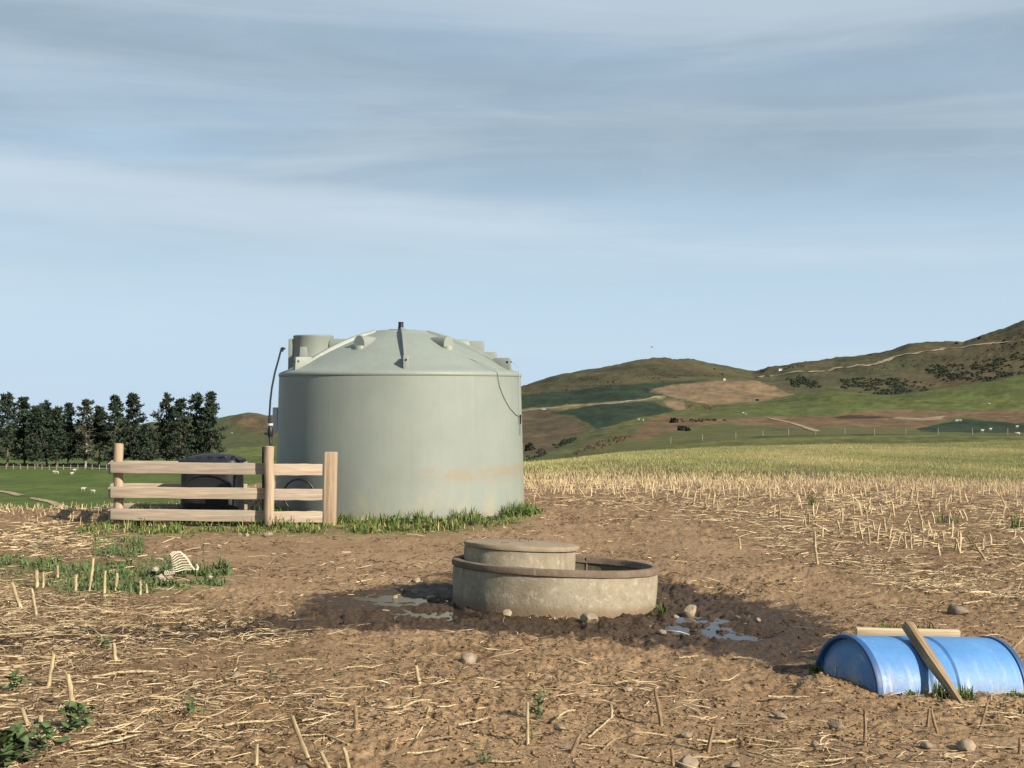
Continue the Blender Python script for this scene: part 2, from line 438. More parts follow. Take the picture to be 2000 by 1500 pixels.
simple('feather', (0.03, 0.03, 0.035), 0.8, 0.2, 20, 0.1, 20)
simple('scrub', (0.020, 0.027, 0.018), 0.95, 0.4, 0.5, 0.4, 3, 0.05)
simple('scrub_brown', (0.075, 0.055, 0.032), 0.95, 0.4, 0.5, 0.4, 3, 0.05)


def leafmat(name, c, var=0.35, sc=1.2):
    t = NT(name)
    n = t.noise(t.pos(), sc, 4, 0.6)
    col = t.mix(t.ramp(n, 0.3, 0.7), tuple(x * (1 - var) for x in c), tuple(x * (1 + var) for x in c))
    m = t.done(col, 0.65, None, 0.2)
    M[name] = m


leafmat('needles', (0.029, 0.045, 0.027), 0.45, 0.35)
leafmat('needles_dry', (0.075, 0.068, 0.045), 0.35, 0.35)
leafmat('grass_blade', (0.085, 0.125, 0.030), 0.6, 7.0)
leafmat('grass_dry', (0.36, 0.29, 0.13), 0.4, 6.0)
leafmat('weed_leaf', (0.085, 0.128, 0.048), 0.55, 9.0)

# moulded sage-green plastic with stains
t = NT('tank_plastic'); O = t.obj()
sx = t.n.new('ShaderNodeSeparateXYZ'); t.l.new(O, sx.inputs[0])
n1 = t.noise(O, 1.3, 5, 0.6); nv = t.noise(t.vmap(O, (9, 9, 0.7)), 1.0, 5, 0.6); nf = t.noise(O, 18, 5, 0.7)
c = t.mix(t.ramp(n1, 0.3, 0.7), (0.198, 0.226, 0.199), (0.226, 0.254, 0.222))
c = t.mix(t.ramp(nv, 0.45, 0.8, 0.0, 0.30), c, (0.265, 0.282, 0.238))
c = t.mix(t.ramp(nf, 0.55, 0.75, 0.0, 0.22), c, (0.195, 0.215, 0.172))
zz = sx.outputs['Z']
band = t.math('MULTIPLY', t.ramp(zz, 0.40, 0.58), t.ramp(zz, 0.72, 0.62))
band = t.math('MULTIPLY', band, t.ramp(t.noise(t.vmap(O, (2.2, 2.2, 4.0)), 1.0, 7, 0.75, 1.2), 0.36, 0.62))
band = t.math('MULTIPLY', band, t.ramp(sx.outputs['X'], -0.1, 0.7))
c = t.mix(t.math('MULTIPLY', band, 0.75), c, (0.245, 0.205, 0.135))
str_ = t.noise(t.vmap(O, (16, 16, 0.35)), 1.0, 6, 0.7)
c = t.mix(t.math('MULTIPLY', t.ramp(str_, 0.55, 0.72), 0.20), c, (0.15, 0.165, 0.135))
c = t.mix(t.math('MULTIPLY', t.ramp(str_, 0.42, 0.30), 0.16), c, (0.29, 0.315, 0.275))
scr = t.noise(t.vmap(O, (3, 3, 60)), 1.0, 3, 0.7)
c = t.mix(t.math('MULTIPLY', t.ramp(scr, 0.70, 0.76), 0.25), c, (0.36, 0.39, 0.33))
low = t.math('MULTIPLY', t.ramp(zz, 0.62, 0.15), t.ramp(t.noise(t.vmap(O, (3, 3, 1.5)), 1.0, 5, 0.65), 0.38, 0.68))
c = t.mix(t.math('MULTIPLY', low, 0.6), c, (0.31, 0.29, 0.195))
mud = t.math('MULTIPLY', t.ramp(zz, 0.22, 0.02), t.ramp(nf, 0.35, 0.6))
c = t.mix(t.math('MULTIPLY', mud, 0.5), c, (0.26, 0.20, 0.12))
nb = t.bump(t.noise(O, 90, 3), 0.06, 0.004); nb = t.bump(n1, 0.10, 0.05, nb)
M['tank_plastic'] = t.done(c, 0.52, nb, 0.35)

# inside of the trough: slimed concrete
simple('slime', (0.12, 0.105, 0.065), 0.7, 0.45, 6, 0.3, 40, 0.3)
# concrete
t = NT('concrete'); O = t.obj()
sx = t.n.new('ShaderNodeSeparateXYZ'); t.l.new(O, sx.inputs[0])
n1 = t.noise(O, 3.0, 6, 0.65); n2 = t.noise(O, 16.0, 6, 0.7); n3 = t.noise(O, 70.0, 4, 0.7); ns = t.noise(t.vmap(O, (14, 14, 1.6)), 1.0, 5, 0.6)
c = t.mix(t.ramp(n1, 0.3, 0.7), (0.220, 0.184, 0.125), (0.320, 0.278, 0.205))
c = t.mix(t.ramp(n2, 0.50, 0.72, 0.0, 0.8), c, (0.43, 0.38, 0.285))
c = t.mix(t.ramp(n2, 0.45, 0.28, 0.0, 0.7), c, (0.185, 0.155, 0.10))
c = t.mix(t.ramp(ns, 0.55, 0.75, 0.0, 0.55), c, (0.15, 0.12, 0.08))
c = t.mix(t.ramp(sx.outputs['Z'], 0.07, 0.0, 0.0, 0.7), c, (0.17, 0.115, 0.065))
nb = t.bump(n2, 0.35, 0.02); nb = t.bump(n3, 0.5, 0.006, nb)
M['concrete'] = t.done(c, 0.92, nb, 0.2)
t = NT('concrete_brown'); O = t.obj()
n1 = t.noise(O, 4.0, 6, 0.65); n2 = t.noise(O, 22.0, 6, 0.7); n3 = t.noise(O, 80.0, 4, 0.7); ns = t.noise(t.vmap(O, (20, 20, 1.0)), 1.0, 4, 0.6)
c = t.mix(t.ramp(n1, 0.3, 0.7), (0.125, 0.090, 0.062), (0.190, 0.146, 0.104))
c = t.mix(t.ramp(n2, 0.50, 0.72, 0.0, 0.5), c, (0.26, 0.20, 0.14))
c = t.mix(t.ramp(ns, 0.60, 0.75, 0.0, 0.6), c, (0.33, 0.28, 0.20))
nb = t.bump(n2, 0.3, 0.015); nb = t.bump(n3, 0.5, 0.005, nb)
M['concrete_brown'] = t.done(c, 0.92, nb, 0.2)
t = NT('slab_lid'); O = t.obj()
n1 = t.noise(O, 5.0, 6, 0.65); n2 = t.noise(O, 26.0, 6, 0.7)
c = t.mix(t.ramp(n1, 0.3, 0.7), (0.215, 0.165, 0.105), (0.29, 0.235, 0.16)); c = t.mix(t.ramp(n2, 0.5, 0.7, 0, 0.6), c, (0.21, 0.16, 0.10))
M['slab_lid'] = t.done(c, 0.92, t.bump(n2, 0.35, 0.01), 0.2)


def woodmat(name, c, dark, stain=None, grain=(1.2, 30, 30)):
    t = NT(name); O = t.obj()
    g = t.noise(t.vmap(O, grain), 1.0, 6, 0.65, 0.6); g2 = t.noise(t.vmap(O, (grain[0] * 2, grain[1] * 4, grain[2] * 4)), 1.0, 4, 0.6); n = t.noise(O, 2.5, 4, 0.6)
    off = t.vmap(O, (1.2, 1, 1))
    col = t.mix(t.ramp(g, 0.32, 0.68), dark, c)
    col = t.mix(t.ramp(g2, 0.5, 0.75, 0, 0.5), col, tuple(x * 1.2 for x in c))
    if stain: col = t.mix(t.ramp(n, 0.48, 0.70, 0, 0.75), col, stain)
    kn = t.voro(t.vmap(O, (1.6, 7, 7)), 1.0)
    col = t.mix(t.ramp(kn, 0.10, 0.04, 0, 0.8), col, tuple(x * 0.4 for x in dark))
    ra = t.orand(); col = t.mix(1.0, col, t.mix(ra, (0.86, 0.86, 0.88), (1.1, 1.06, 1.0)), 'MULTIPLY')
    nb = t.bump(g, 0.4, 0.006); nb = t.bump(g2, 0.3, 0.002, nb)
    M[name] = t.done(col, 0.8, nb, 0.2)


woodmat('rail_wood', (0.45, 0.372, 0.295), (0.28, 0.222, 0.168), (0.31, 0.282, 0.228))
woodmat('post_wood', (0.42, 0.325, 0.232), (0.25, 0.180, 0.118), (0.34, 0.285, 0.212), (30, 30, 1.2))
woodmat('old_wood', (0.33, 0.25, 0.155), (0.12, 0.082, 0.048), (0.40, 0.33, 0.225), (2.0, 40, 40))
woodmat('plank_wood', (0.55, 0.46, 0.31), (0.36, 0.28, 0.17), None, (1.5, 30, 30))

# blue plastic with chalk scratches and mud splash
t = NT('blue_plastic'); O = t.obj()
sx = t.n.new('ShaderNodeSeparateXYZ'); t.l.new(O, sx.inputs[0])
n1 = t.noise(O, 3.0, 5, 0.6); nsr = t.noise(t.vmap(O, (26, 3.0, 3.0), (0.5, 0.2, 0)), 1.0, 5, 0.7); nf = t.noise(O, 30, 5, 0.75)
c = t.mix(t.ramp(n1, 0.3, 0.7), (0.055, 0.165, 0.37), (0.085, 0.225, 0.455))
c = t.mix(t.ramp(t.noise(O, 9, 6, 0.75), 0.52, 0.72, 0, 0.22), c, (0.17, 0.30, 0.50))
dirt = t.math('MULTIPLY', t.ramp(sx.outputs['Z'], 0.26, 0.02), t.ramp(nsr, 0.50, 0.66))
c = t.mix(t.math('MULTIPLY', dirt, 0.8), c, (0.45, 0.43, 0.37))
mudf = t.math('MULTIPLY', t.ramp(sx.outputs['Z'], 0.18, 0.02), t.ramp(nf, 0.42, 0.62))
c = t.mix(t.math('MULTIPLY', mudf, 0.85), c, (0.33, 0.265, 0.17))
sc_ = t.noise(t.vmap(O, (60, 5, 5), (0.3, 0.7, 0.2)), 1.0, 4, 0.75)
c = t.mix(t.ramp(sc_, 0.62, 0.70, 0, 0.5), c, (0.36, 0.46, 0.56))
c = t.mix(t.ramp(t.noise(O, 5, 6, 0.8), 0.52, 0.70, 0, 0.20), c, (0.20, 0.24, 0.26))
c = t.mix(t.ramp(nf, 0.66, 0.78, 0, 0.4), c, (0.45, 0.55, 0.62))
M['blue_plastic'] = t.done(c, t.ramp(nf, 0.3, 0.7, 0.42, 0.62), t.bump(t.noise(O, 60, 4), 0.12, 0.004), 0.35)
simple('blue_dark', (0.022, 0.078, 0.20), 0.5, 0.2, 6, 0.1, 40, 0.35)

t = NT('water'); P = t.pos()
c = t.mix(t.noise(P, 6, 3), (0.022, 0.015, 0.009), (0.040, 0.028, 0.017))
M['water'] = t.done(c, 0.09, t.bump(t.noise(P, 30, 3), 0.22, 0.004), 0.5, IOR=1.333)
t = NT('trough_water'); P = t.pos()
M['trough_water'] = t.done((0.020, 0.024, 0.012), 0.06, t.bump(t.noise(P, 9, 2), 0.06, 0.004), 0.5, IOR=1.333)


# ------------------------------------------------------------------ object helpers
def tag(o, label=None, cat=None, group=None, kind=None):
    if label: o['label'] = label
    if cat: o['category'] = cat
    if group: o['group'] = group
    if kind: o['kind'] = kind
    return o


def empty(name, loc=(0, 0, 0), rot=(0, 0, 0)):
    o = bpy.data.objects.new(name, None); COL.objects.link(o); o.location = loc; o.rotation_euler = rot
    o.empty_display_size = 0.1
    return o


def link(name, me, mat=None, parent=None, loc=None, rot=None):
    if mat is not None and not me.materials: me.materials.append(M[mat] if isinstance(mat, str) else mat)
    o = bpy.data.objects.new(name, me); COL.objects.link(o)
    if parent: o.parent = parent
    if loc is not None: o.location = loc
    if rot is not None: o.rotation_euler = rot
    return o


class MB:
    def __init__(s): s.v = []; s.f = []

    def add(s, verts, faces):
        k = len(s.v); s.v.extend([tuple(p) for p in verts]); s.f.extend([tuple(i + k for i in f) for f in faces])

    def box(s, c, d, rot=None, taper=1.0):
        hx, hy, hz = d[0] / 2, d[1] / 2, d[2] / 2
        vs = [Vector((sx * hx * (taper if sz > 0 else 1), sy * hy * (taper if sz > 0 else 1), sz * hz)) for sz in (-1, 1) for sy in (-1, 1) for sx in (-1, 1)]
        if rot is not None: vs = [rot @ p for p in vs]
        vs = [p + Vector(c) for p in vs]
        s.add(vs, [(0, 2, 3, 1), (4, 5, 7, 6), (0, 1, 5, 4), (2, 6, 7, 3), (0, 4, 6, 2), (1, 3, 7, 5)])

    def tube(s, pts, rad, sides=8, cap=True, jitter=0.0):
        pts = [Vector(p) for p in pts]; n = len(pts)
        if not hasattr(rad, '__len__'): rad = [rad] * n
        vs = []; up = Vector((0.13, 0.21, 0.97))
        for i, p in enumerate(pts):
            d = (pts[min(i + 1, n - 1)] - pts[max(i - 1, 0)]).normalized()
            a = d.cross(up)
            if a.length < 0.05: a = d.cross(Vector((1, 0, 0)))
            a.normalize(); b = d.cross(a).normalized(); up = a.cross(d)
            for k in range(sides):
                t_ = 2 * math.pi * k / sides
                r = rad[i] * (1 + random.uniform(-jitter, jitter))
                vs.append(p + (a * math.cos(t_) + b * math.sin(t_)) * r)
        fs = [(i * sides + k, i * sides + (k + 1) % sides, (i + 1) * sides + (k + 1) % sides, (i + 1) * sides + k) for i in range(n - 1) for k in range(sides)]
        if cap:
            fs.append(tuple(range(sides))[::-1]); fs.append(tuple((n - 1) * sides + k for k in range(sides)))
        s.add(vs, fs)

    def lathe(s, prof, segs=48, c=(0, 0, 0), close=False, cap=True):
        vs = []; fs = []; n = len(prof)
        for (r, z) in prof:
            for k in range(segs):
                a = 2 * math.pi * k / segs
                vs.append((c[0] + r * math.cos(a), c[1] + r * math.sin(a), c[2] + z))
        rng_ = n if close else n - 1
        for i in range(rng_):
            j = (i + 1) % n
            for k in range(segs):
                fs.append((i * segs + k, i * segs + (k + 1) % segs, j * segs + (k + 1) % segs, j * segs + k))
        if not close and cap:
            if prof[0][0] > 1e-6: fs.append(tuple(range(segs))[::-1])
            if prof[-1][0] > 1e-6: fs.append(tuple((n - 1) * segs + k for k in range(segs)))
        s.add(vs, fs)

    def mesh(s, name, smooth=None, bevel=0.0, merge=True):
        me = bpy.data.meshes.new(name)
        bm = bmesh.new()
        bv = [bm.verts.new(p) for p in s.v]
        for f in s.f:
            try: bm.faces.new([bv[i] for i in f])
            except ValueError: pass
        if merge: bmesh.ops.remove_doubles(bm, verts=bm.verts, dist=1e-5)
        bmesh.ops.recalc_face_normals(bm, faces=bm.faces)
        if bevel > 0:
            ed = [e for e in bm.edges if len(e.link_faces) == 2 and e.calc_face_angle(0) > 0.6]
            bmesh.ops.bevel(bm, geom=ed, offset=bevel, segments=2, profile=0.6, affect='EDGES', clamp_overlap=True)
        bm.to_mesh(me); bm.free()
        if smooth is not None:
            me.shade_smooth(); me.set_sharp_from_angle(angle=R(smooth))
        return me

    def build(s, name, mat, parent=None, loc=None, rot=None, smooth=None, bevel=0.0):
        return link(name, s.mesh(name, smooth, bevel), mat, parent, loc, rot)


def np_mesh(name, V, Fc, smooth=False):
    """V (n,3), Fc (m,k) all k-gons"""
    me = bpy.data.meshes.new(name)
    V = np.ascontiguousarray(V, np.float32); Fc = np.ascontiguousarray(Fc, np.int32)
    me.vertices.add(len(V)); me.vertices.foreach_set('co', V.ravel())
    k = Fc.shape[1]
    me.loops.add(Fc.size); me.loops.foreach_set('vertex_index', Fc.ravel())
    me.polygons.add(len(Fc)); me.polygons.foreach_set('loop_start', np.arange(0, Fc.size, k, dtype=np.int32))
    try: me.polygons.foreach_set('loop_total', np.full(len(Fc), k, np.int32))
    except Exception: pass
    me.update(calc_edges=True)
    if smooth: me.shade_smooth()
    return me


def fattr(me, name, val):
    a = me.attributes.new(name, 'FLOAT', 'POINT'); a.data.foreach_set('value', np.ascontiguousarray(val, np.float32))


def cattr(me, name, rgb):
    a = me.attributes.new(name, 'FLOAT_COLOR', 'POINT')
    c = np.ones((len(rgb), 4), np.float32); c[:, :3] = rgb; a.data.foreach_set('color', c.ravel())


# ------------------------------------------------------------------ ground, field and hills: one continuous surface in three pieces
u_in = np.linspace(-0.50, 0.50, 900)
u_out = 0.50 + np.cumsum(np.linspace(0.004, 0.35, 22))
U = np.concatenate([-u_out[::-1], u_in, u_out])
Yn = np.concatenate([[0.3, 1.0, 2.0, 3.0, 3.8], 1 / np.linspace(1 / 4.6, 1 / 24.0, 360)])
Yf = np.concatenate([[24.0], np.exp(np.linspace(math.log(24.0), math.log(140.0), 95))[1:]])
Yh = np.concatenate([[140.0], np.exp(np.linspace(math.log(140.0), math.log(6000.0), 300))[1:]])
STRAWPOLY = [[(1030, 945), (2300, 955), (2300, 1235), (1900, 1215), (1700, 1150), (1450, 1060), (1250, 1000), (1030, 965)],
             [(-300, 1000), (215, 1000), (240, 1040), (300, 1150), (480, 1180), (620, 1240), (640, 1330), (700, 1500), (1600, 1500), (1600, 1600), (-300, 1600)],
             [(350, 960), (560, 930), (600, 985), (420, 990)]]
GREENPOLY = [[(120, 1032), (215, 1012), (660, 1005), (1030, 995), (1045, 1022), (900, 1044), (760, 1050), (560, 1046), (400, 1044), (160, 1048)],
             [(-50, 1085), (60, 1085), (130, 1100), (300, 1085), (450, 1100), (450, 1140), (330, 1158), (120, 1165), (-50, 1125)],
             [(175, 1055), (285, 1050), (280, 1090), (190, 1088)]]

# land cover far away: (colour, polygon in the view, nearest, farthest distance)
GRASS, DKGREEN, TAN, CLAY, OLIVE, BROWN = (0.100, 0.104, 0.040), (0.028, 0.045, 0.026), (0.200, 0.142, 0.086), (0.150, 0.100, 0.057), (0.075, 0.072, 0.037), (0.110, 0.083, 0.046)
YFIELD = (0.20, 0.175, 0.08)
COVER = [
    (BROWN, [(1000, 800), (1080, 803), (1160, 835), (1130, 852), (1060, 884), (1000, 890)], 200, 1200),
    (GRASS, [(1060, 884), (1170, 838), (1290, 806), (1390, 800), (1390, 830), (1250, 850), (1120, 890)], 150, 1000),
    (DKGREEN, [(1000, 772), (1075, 766), (1200, 753), (1320, 745), (1395, 741), (1345, 748), (1265, 763), (1305, 771), (1230, 783), (1110, 796), (1000, 803)], 500, 1290),
    (TAN, [(1265, 763), (1300, 753), (1400, 745), (1475, 743), (1550, 772), (1470, 786), (1390, 791), (1330, 778)], 500, 1290),
    (TAN, [(1290, 782), (1335, 780), (1345, 800), (1318, 802)], 400, 1290),
    (YFIELD, [(1020, 798), (1120, 790), (1215, 784), (1300, 773), (1300, 777), (1215, 790), (1110, 798), (1020, 803)], 400, 1290),
    (DKGREEN, [(1075, 806), (1170, 790), (1272, 783), (1322, 803), (1250, 815), (1170, 839), (1120, 812)], 300, 1290),
    ((0.092, 0.108, 0.035), [(1390, 800), (1480, 788), (1560, 770), (1640, 759), (1720, 772), (1780, 770), (1830, 758), (1940, 740), (2100, 720), (2100, 805), (1850, 802), (1720, 798), (1620, 812), (1480, 812)], 330, 720),
    (CLAY, [(1225, 858), (1262, 822), (1295, 812), (1400, 819), (1500, 814), (1620, 812), (1720, 799), (1900, 803), (2100, 795), (2100, 828), (1960, 825), (1880, 812), (1790, 838), (1640, 835), (1560, 838), (1400, 826), (1300, 848), (1250, 862)], 200, 900),
    ((0.32, 0.25, 0.16), [(1745, 814), (1800, 817), (1845, 812), (1840, 818), (1800, 821), (1745, 818)], 200, 900),
    ((0.055, 0.035, 0.022), [(1625, 815), (1660, 810), (1750, 815), (1700, 818), (1640, 818)], 200, 900),
    (DKGREEN, [(1790, 838), (1880, 818), (1980, 826), (2100, 830), (2100, 846), (1800, 844)], 200, 700),
    ((0.115, 0.120, 0.040), [(1470, 853.5), (1600, 849.5), (1750, 848), (2100, 849.5), (2100, 851), (1750, 849.6), (1600, 851), (1470, 855)], 190, 290),
    ((0.115, 0.120, 0.040), [(1300, 868), (1470, 856), (1600, 852), (1750, 850.5), (2100, 852), (2100, 866), (1300, 880)], 120, 240),
    ((0.105, 0.125, 0.038), [(400, 880), (560, 868), (560, 905), (400, 905)], 300, 760),
    (BROWN, [(440, 822), (487, 809), (560, 810), (560, 852), (500, 848)], 600, 1100),
]


def land_colour(X, Y, Z):
    px = 1000 + F * X / Y; py = HZ - F * (Z - EYE) / Y
    n = fbm(X / 30, Y / 30, 71, 4)
    jx = px + 7 * fbm(px / 40, py / 9, 72, 3); jy = py + 2.2 * fbm(px / 25, py / 7, 73, 3)
    col = np.empty((len(X), 3)); col[:] = GRASS
    left = sstep(1010, 960, px)
    pad = np.array((0.088, 0.124, 0.034)); hillg = np.array((0.082, 0.092, 0.038))
    lc = np.where((Y > 480)[:, None], hillg, pad)
    col = col * (1 - left[:, None]) + lc * left[:, None]
    hill = sstep(640, 760, Y) * (1 - left)
    ol = np.array(OLIVE) * (1 + 0.5 * n)[:, None]
    br = np.array(BROWN)
    ol = ol + (br - ol) * (sstep(0.0, 0.35, fbm(X / 70, Y / 90, 75, 4)) * 0.75)[:, None]
    col = col * (1 - hill[:, None]) + ol * hill[:, None]
    # stubble field on this side of the first crest
    fl = sstep(118, 90, Y) * (1 - sstep(600, 380, px))
    gr = sstep(-0.12, 0.22, fbm(X / 9.0, Y / 14.0, 77, 3) + 0.25 * sstep(1400, 1900, px) * sstep(28, 40, Y) - 0.05)
    fc = np.array((0.27, 0.235, 0.10)) * (1 - gr[:, None]) + np.array((0.165, 0.168, 0.060)) * gr[:, None]
    nearf = sstep(34, 24, Y)[:, None]
    fc = fc * (1 - nearf) + np.array((0.17, 0.118, 0.066)) * nearf
    col = col * (1 - fl[:, None]) + fc * fl[:, None]
    for (c, poly, d0, d1) in COVER:
        sel = np.flatnonzero((Y >= d0) & (Y <= d1) & (px > min(p[0] for p in poly) - 20) & (px < max(p[0] for p in poly) + 20))
        if len(sel) == 0: continue
        thin = (max(p[1] for p in poly) - min(p[1] for p in poly)) < 12 or c[0] in (0.235, 0.018)
        qx, qy = (px[sel], py[sel]) if thin else (jx[sel], jy[sel])
        d = inpoly(qx, qy, poly); w = sstep(-0.8, 0.9, d)[:, None]
        cc = np.array(c) * (1 + 0.25 * n[sel] + (0 if thin else 0.40) * fbm(px[sel] / 16, py[sel] / 3.2, 74, 4, 0.6))[:, None]
        col[sel] = col[sel] * (1 - w) + cc * w
    return np.clip(col, 0.005, 1)


def strip(name, Yrows, kind):
    nY, nU = len(Yrows), len(U)
    YY, UU = np.meshgrid(Yrows, U, indexing='ij')
    X = (UU * YY).ravel(); Y = YY.ravel()
    Z = ground_z(X, Y)
    i = np.arange(nY - 1)[:, None] * nU + np.arange(nU - 1)[None, :]
    Fc = np.stack([i, i + 1, i + 1 + nU, i + nU], -1).reshape(-1, 4)
    V = np.stack([X, Y, Z], 1)
    if kind == 'near':      # the land behind the viewer
        k = len(V); ue = 400.0
        V = np.concatenate([V, np.array([[U[0] * Yrows[0], -400, 0], [U[-1] * Yrows[0], -400, 0], [-ue, -400, 0], [-ue, 0.3, 0], [ue, -400, 0], [ue, 0.3, 0]], float)])
        Fc = np.concatenate([Fc, np.array([[k, k + 1, nU - 1, 0], [k + 2, k, 0, k + 3], [k + 1, k + 4, k + 5, nU - 1]])])
    me = np_mesh(name, V, Fc, True)
    px = 1000 + F * V[:, 0] / np.maximum(V[:, 1], 0.3); py = HZ + EYE * F / np.maximum(V[:, 1], 0.3)
    if kind == 'near':
        wet = np.clip(inpoly(V[:, 0], V[:, 1], WETPOLY) / 0.8 + 0.5, 0, 1)
        st = np.zeros(len(V)); g = np.zeros(len(V))
        for p in STRAWPOLY: st = np.maximum(st, sstep(-30, 40, inpoly(px, py, p)))
        for p in GREENPOLY: g = np.maximum(g, sstep(-10, 10, inpoly(px, py, p)))
        fattr(me, 'wet', wet); fattr(me, 'straw', st); fattr(me, 'green', g)
    else:
        cattr(me, 'Col', land_colour(V[:, 0], V[:, 1], V[:, 2]))
    return link(name, me, 'soil' if kind == 'near' else 'grassland')


tag(strip('ground', Yn, 'near'), kind='structure')
tag(strip('field', Yf, 'far'), kind='structure')
tag(strip('hills', Yh, 'far'), kind='structure')

# puddles lie in the hollows
for grp, nm in ((PUDW[:4], 'left'), (PUDW[4:], 'right')):
    mb_v = []; mb_f = []
    lev = grp[0][4]
    x0 = min(p[0] - p[2] for p in grp); x1 = max(p[0] + p[2] for p in grp); y0 = min(p[1] - p[3] for p in grp); y1 = max(p[1] + p[3] for p in grp)
    gx = np.arange(x0 - .1, x1 + .1, 0.03); gy = np.arange(y0 - .1, y1 + .1, 0.03)
    def wsum(x, y): return max(math.exp(-(((x - p[0]) / p[2]) ** 2 + ((y - p[1]) / p[3]) ** 2) ** 1.6) for p in grp)
    idx = {}; V = []; Fc = []
    def vid(i, j):
        if (i, j) not in idx: idx[(i, j)] = len(V); V.append((gx[i], gy[j], lev))
        return idx[(i, j)]
    for i in range(len(gx) - 1):
        for j in range(len(gy) - 1):
            if wsum(gx[i] + .015, gy[j] + .015) > 0.22: Fc.append((vid(i, j), vid(i + 1, j), vid(i + 1, j + 1), vid(i, j + 1)))
    o = link('puddle', np_mesh('puddle', np.array(V), np.array(Fc)), 'water'); tag(o, kind='structure')
    o['label'] = 'shallow muddy puddle left of the concrete trough' if nm == 'left' else 'small sky-lit puddle right of the concrete trough'

# ------------------------------------------------------------------ water tank
TX, TY, TR = -1.526, 17.3, 1.70
tank = empty('water_tank', (TX, TY, 0)); tag(tank, 'large round sage green plastic water tank with domed ribbed roof', 'tank')
mb = MB(); mb.lathe([(1.70, -0.06), (1.70, 0.0), (1.695, 0.15), (1.672, 0.95), (1.648, 1.78), (1.646, 1.832)], 128)
mb.build('wall', 'tank_plastic', tank, smooth=40)
DOME = [(1.646, 1.832), (1.652, 1.838), (1.656, 1.858), (1.645, 1.885), (1.60, 1.908), (1.52, 1.935), (1.40, 1.998), (1.27, 2.072), (1.08, 2.168), (0.906, 2.248), (0.70, 2.335), (0.52, 2.400), (0.44, 2.428), (0.40, 2.448), (0.37, 2.464), (0.30, 2.473), (0.0, 2.482)]
mb = MB(); mb.lathe(DOME, 128)
mb.build('roof', 'tank_plastic', tank, smooth=50)
_dr = np.array([p[0] for p in DOME][::-1]); _dz = np.array([p[1] for p in DOME][::-1])


def dome_z(r): return float(np.interp(r, _dr[:-4], _dz[:-4]))     # roof height at a radius


def pol(r, deg, z): a = R(deg); return Vector((r * math.sin(a), -r * math.cos(a), z))   # 0 deg faces the viewer, positive to the right


LUGS = [7.4, 74, 146, 224, 303]
for a in LUGS:
    mb = MB(); n = 14
    fr = a == 7.4; rr = np.linspace(1.40, 0.11 if fr else 0.40, n); vs = []
    e = pol(1, a + 90, 0)
    for k, r in enumerate(rr):
        z0 = dome_z(r) if r > 0.4 else 2.448 + (0.4 - r) * 0.085; hgt = (0.075 if fr else 0.045) * math.sin(math.pi * min(1, (k + 0.6) / n)) ** 0.4 + 0.006
        if fr: hgt *= 0.35 + 0.65 * min(1.0, max(0.0, (r - 0.1) / 0.45))
        c0 = pol(r, a, 0)
        for (w, h) in ((-0.042, -0.03), (-0.034, hgt * 0.85), (-0.026, hgt), (0.026, hgt), (0.034, hgt * 0.85), (0.042, -0.03)):
            vs.append(c0 + e * w * (0.62 if fr else 1.0) + Vector((0, 0, z0 + h)))
    fs = [(i * 6 + k, i * 6 + k + 1, (i + 1) * 6 + k + 1, (i + 1) * 6 + k) for i in range(n - 1) for k in range(5)]
    fs += [(0, 1, 2, 3, 4, 5), tuple((n - 1) * 6 + k for k in range(6))[::-1]]
    mb.add(vs, fs); mb.build('roof_rib', 'tank_plastic', tank, smooth=45)
    # lifting lug: upright fin with an eye
    mb = MB(); prof = [(1.575, 1.905), (1.565, 2.075), (1.545, 2.088), (1.46, 2.086), (1.36, 2.09), (1.30, 2.06), (1.30, 2.02)]
    vs = []
    for sgn in (-1, 1):
        for (r, z) in prof: vs.append(pol(r, a, z) + e * 0.036 * sgn)
    k = len(prof); fs = [tuple(range(k)), tuple(range(k, 2 * k))[::-1]] + [(i, (i + 1) % k, k + (i + 1) % k, k + i) for i in range(k)]
    mb.add(vs, fs); lug = mb.build('lifting_lug', 'tank_plastic', tank, smooth=30, bevel=0.008)
    mb = MB(); p0 = pol(1.53, a, 2.03); mb.tube([p0 - e * 0.039, p0 + e * 0.039], 0.016, 12); mb.tube([pol(1.50, a, 2.032), pol(1.578, a, 2.032)], 0.013, 12)
    mb.build('eye_hole', 'black_hose', lug)
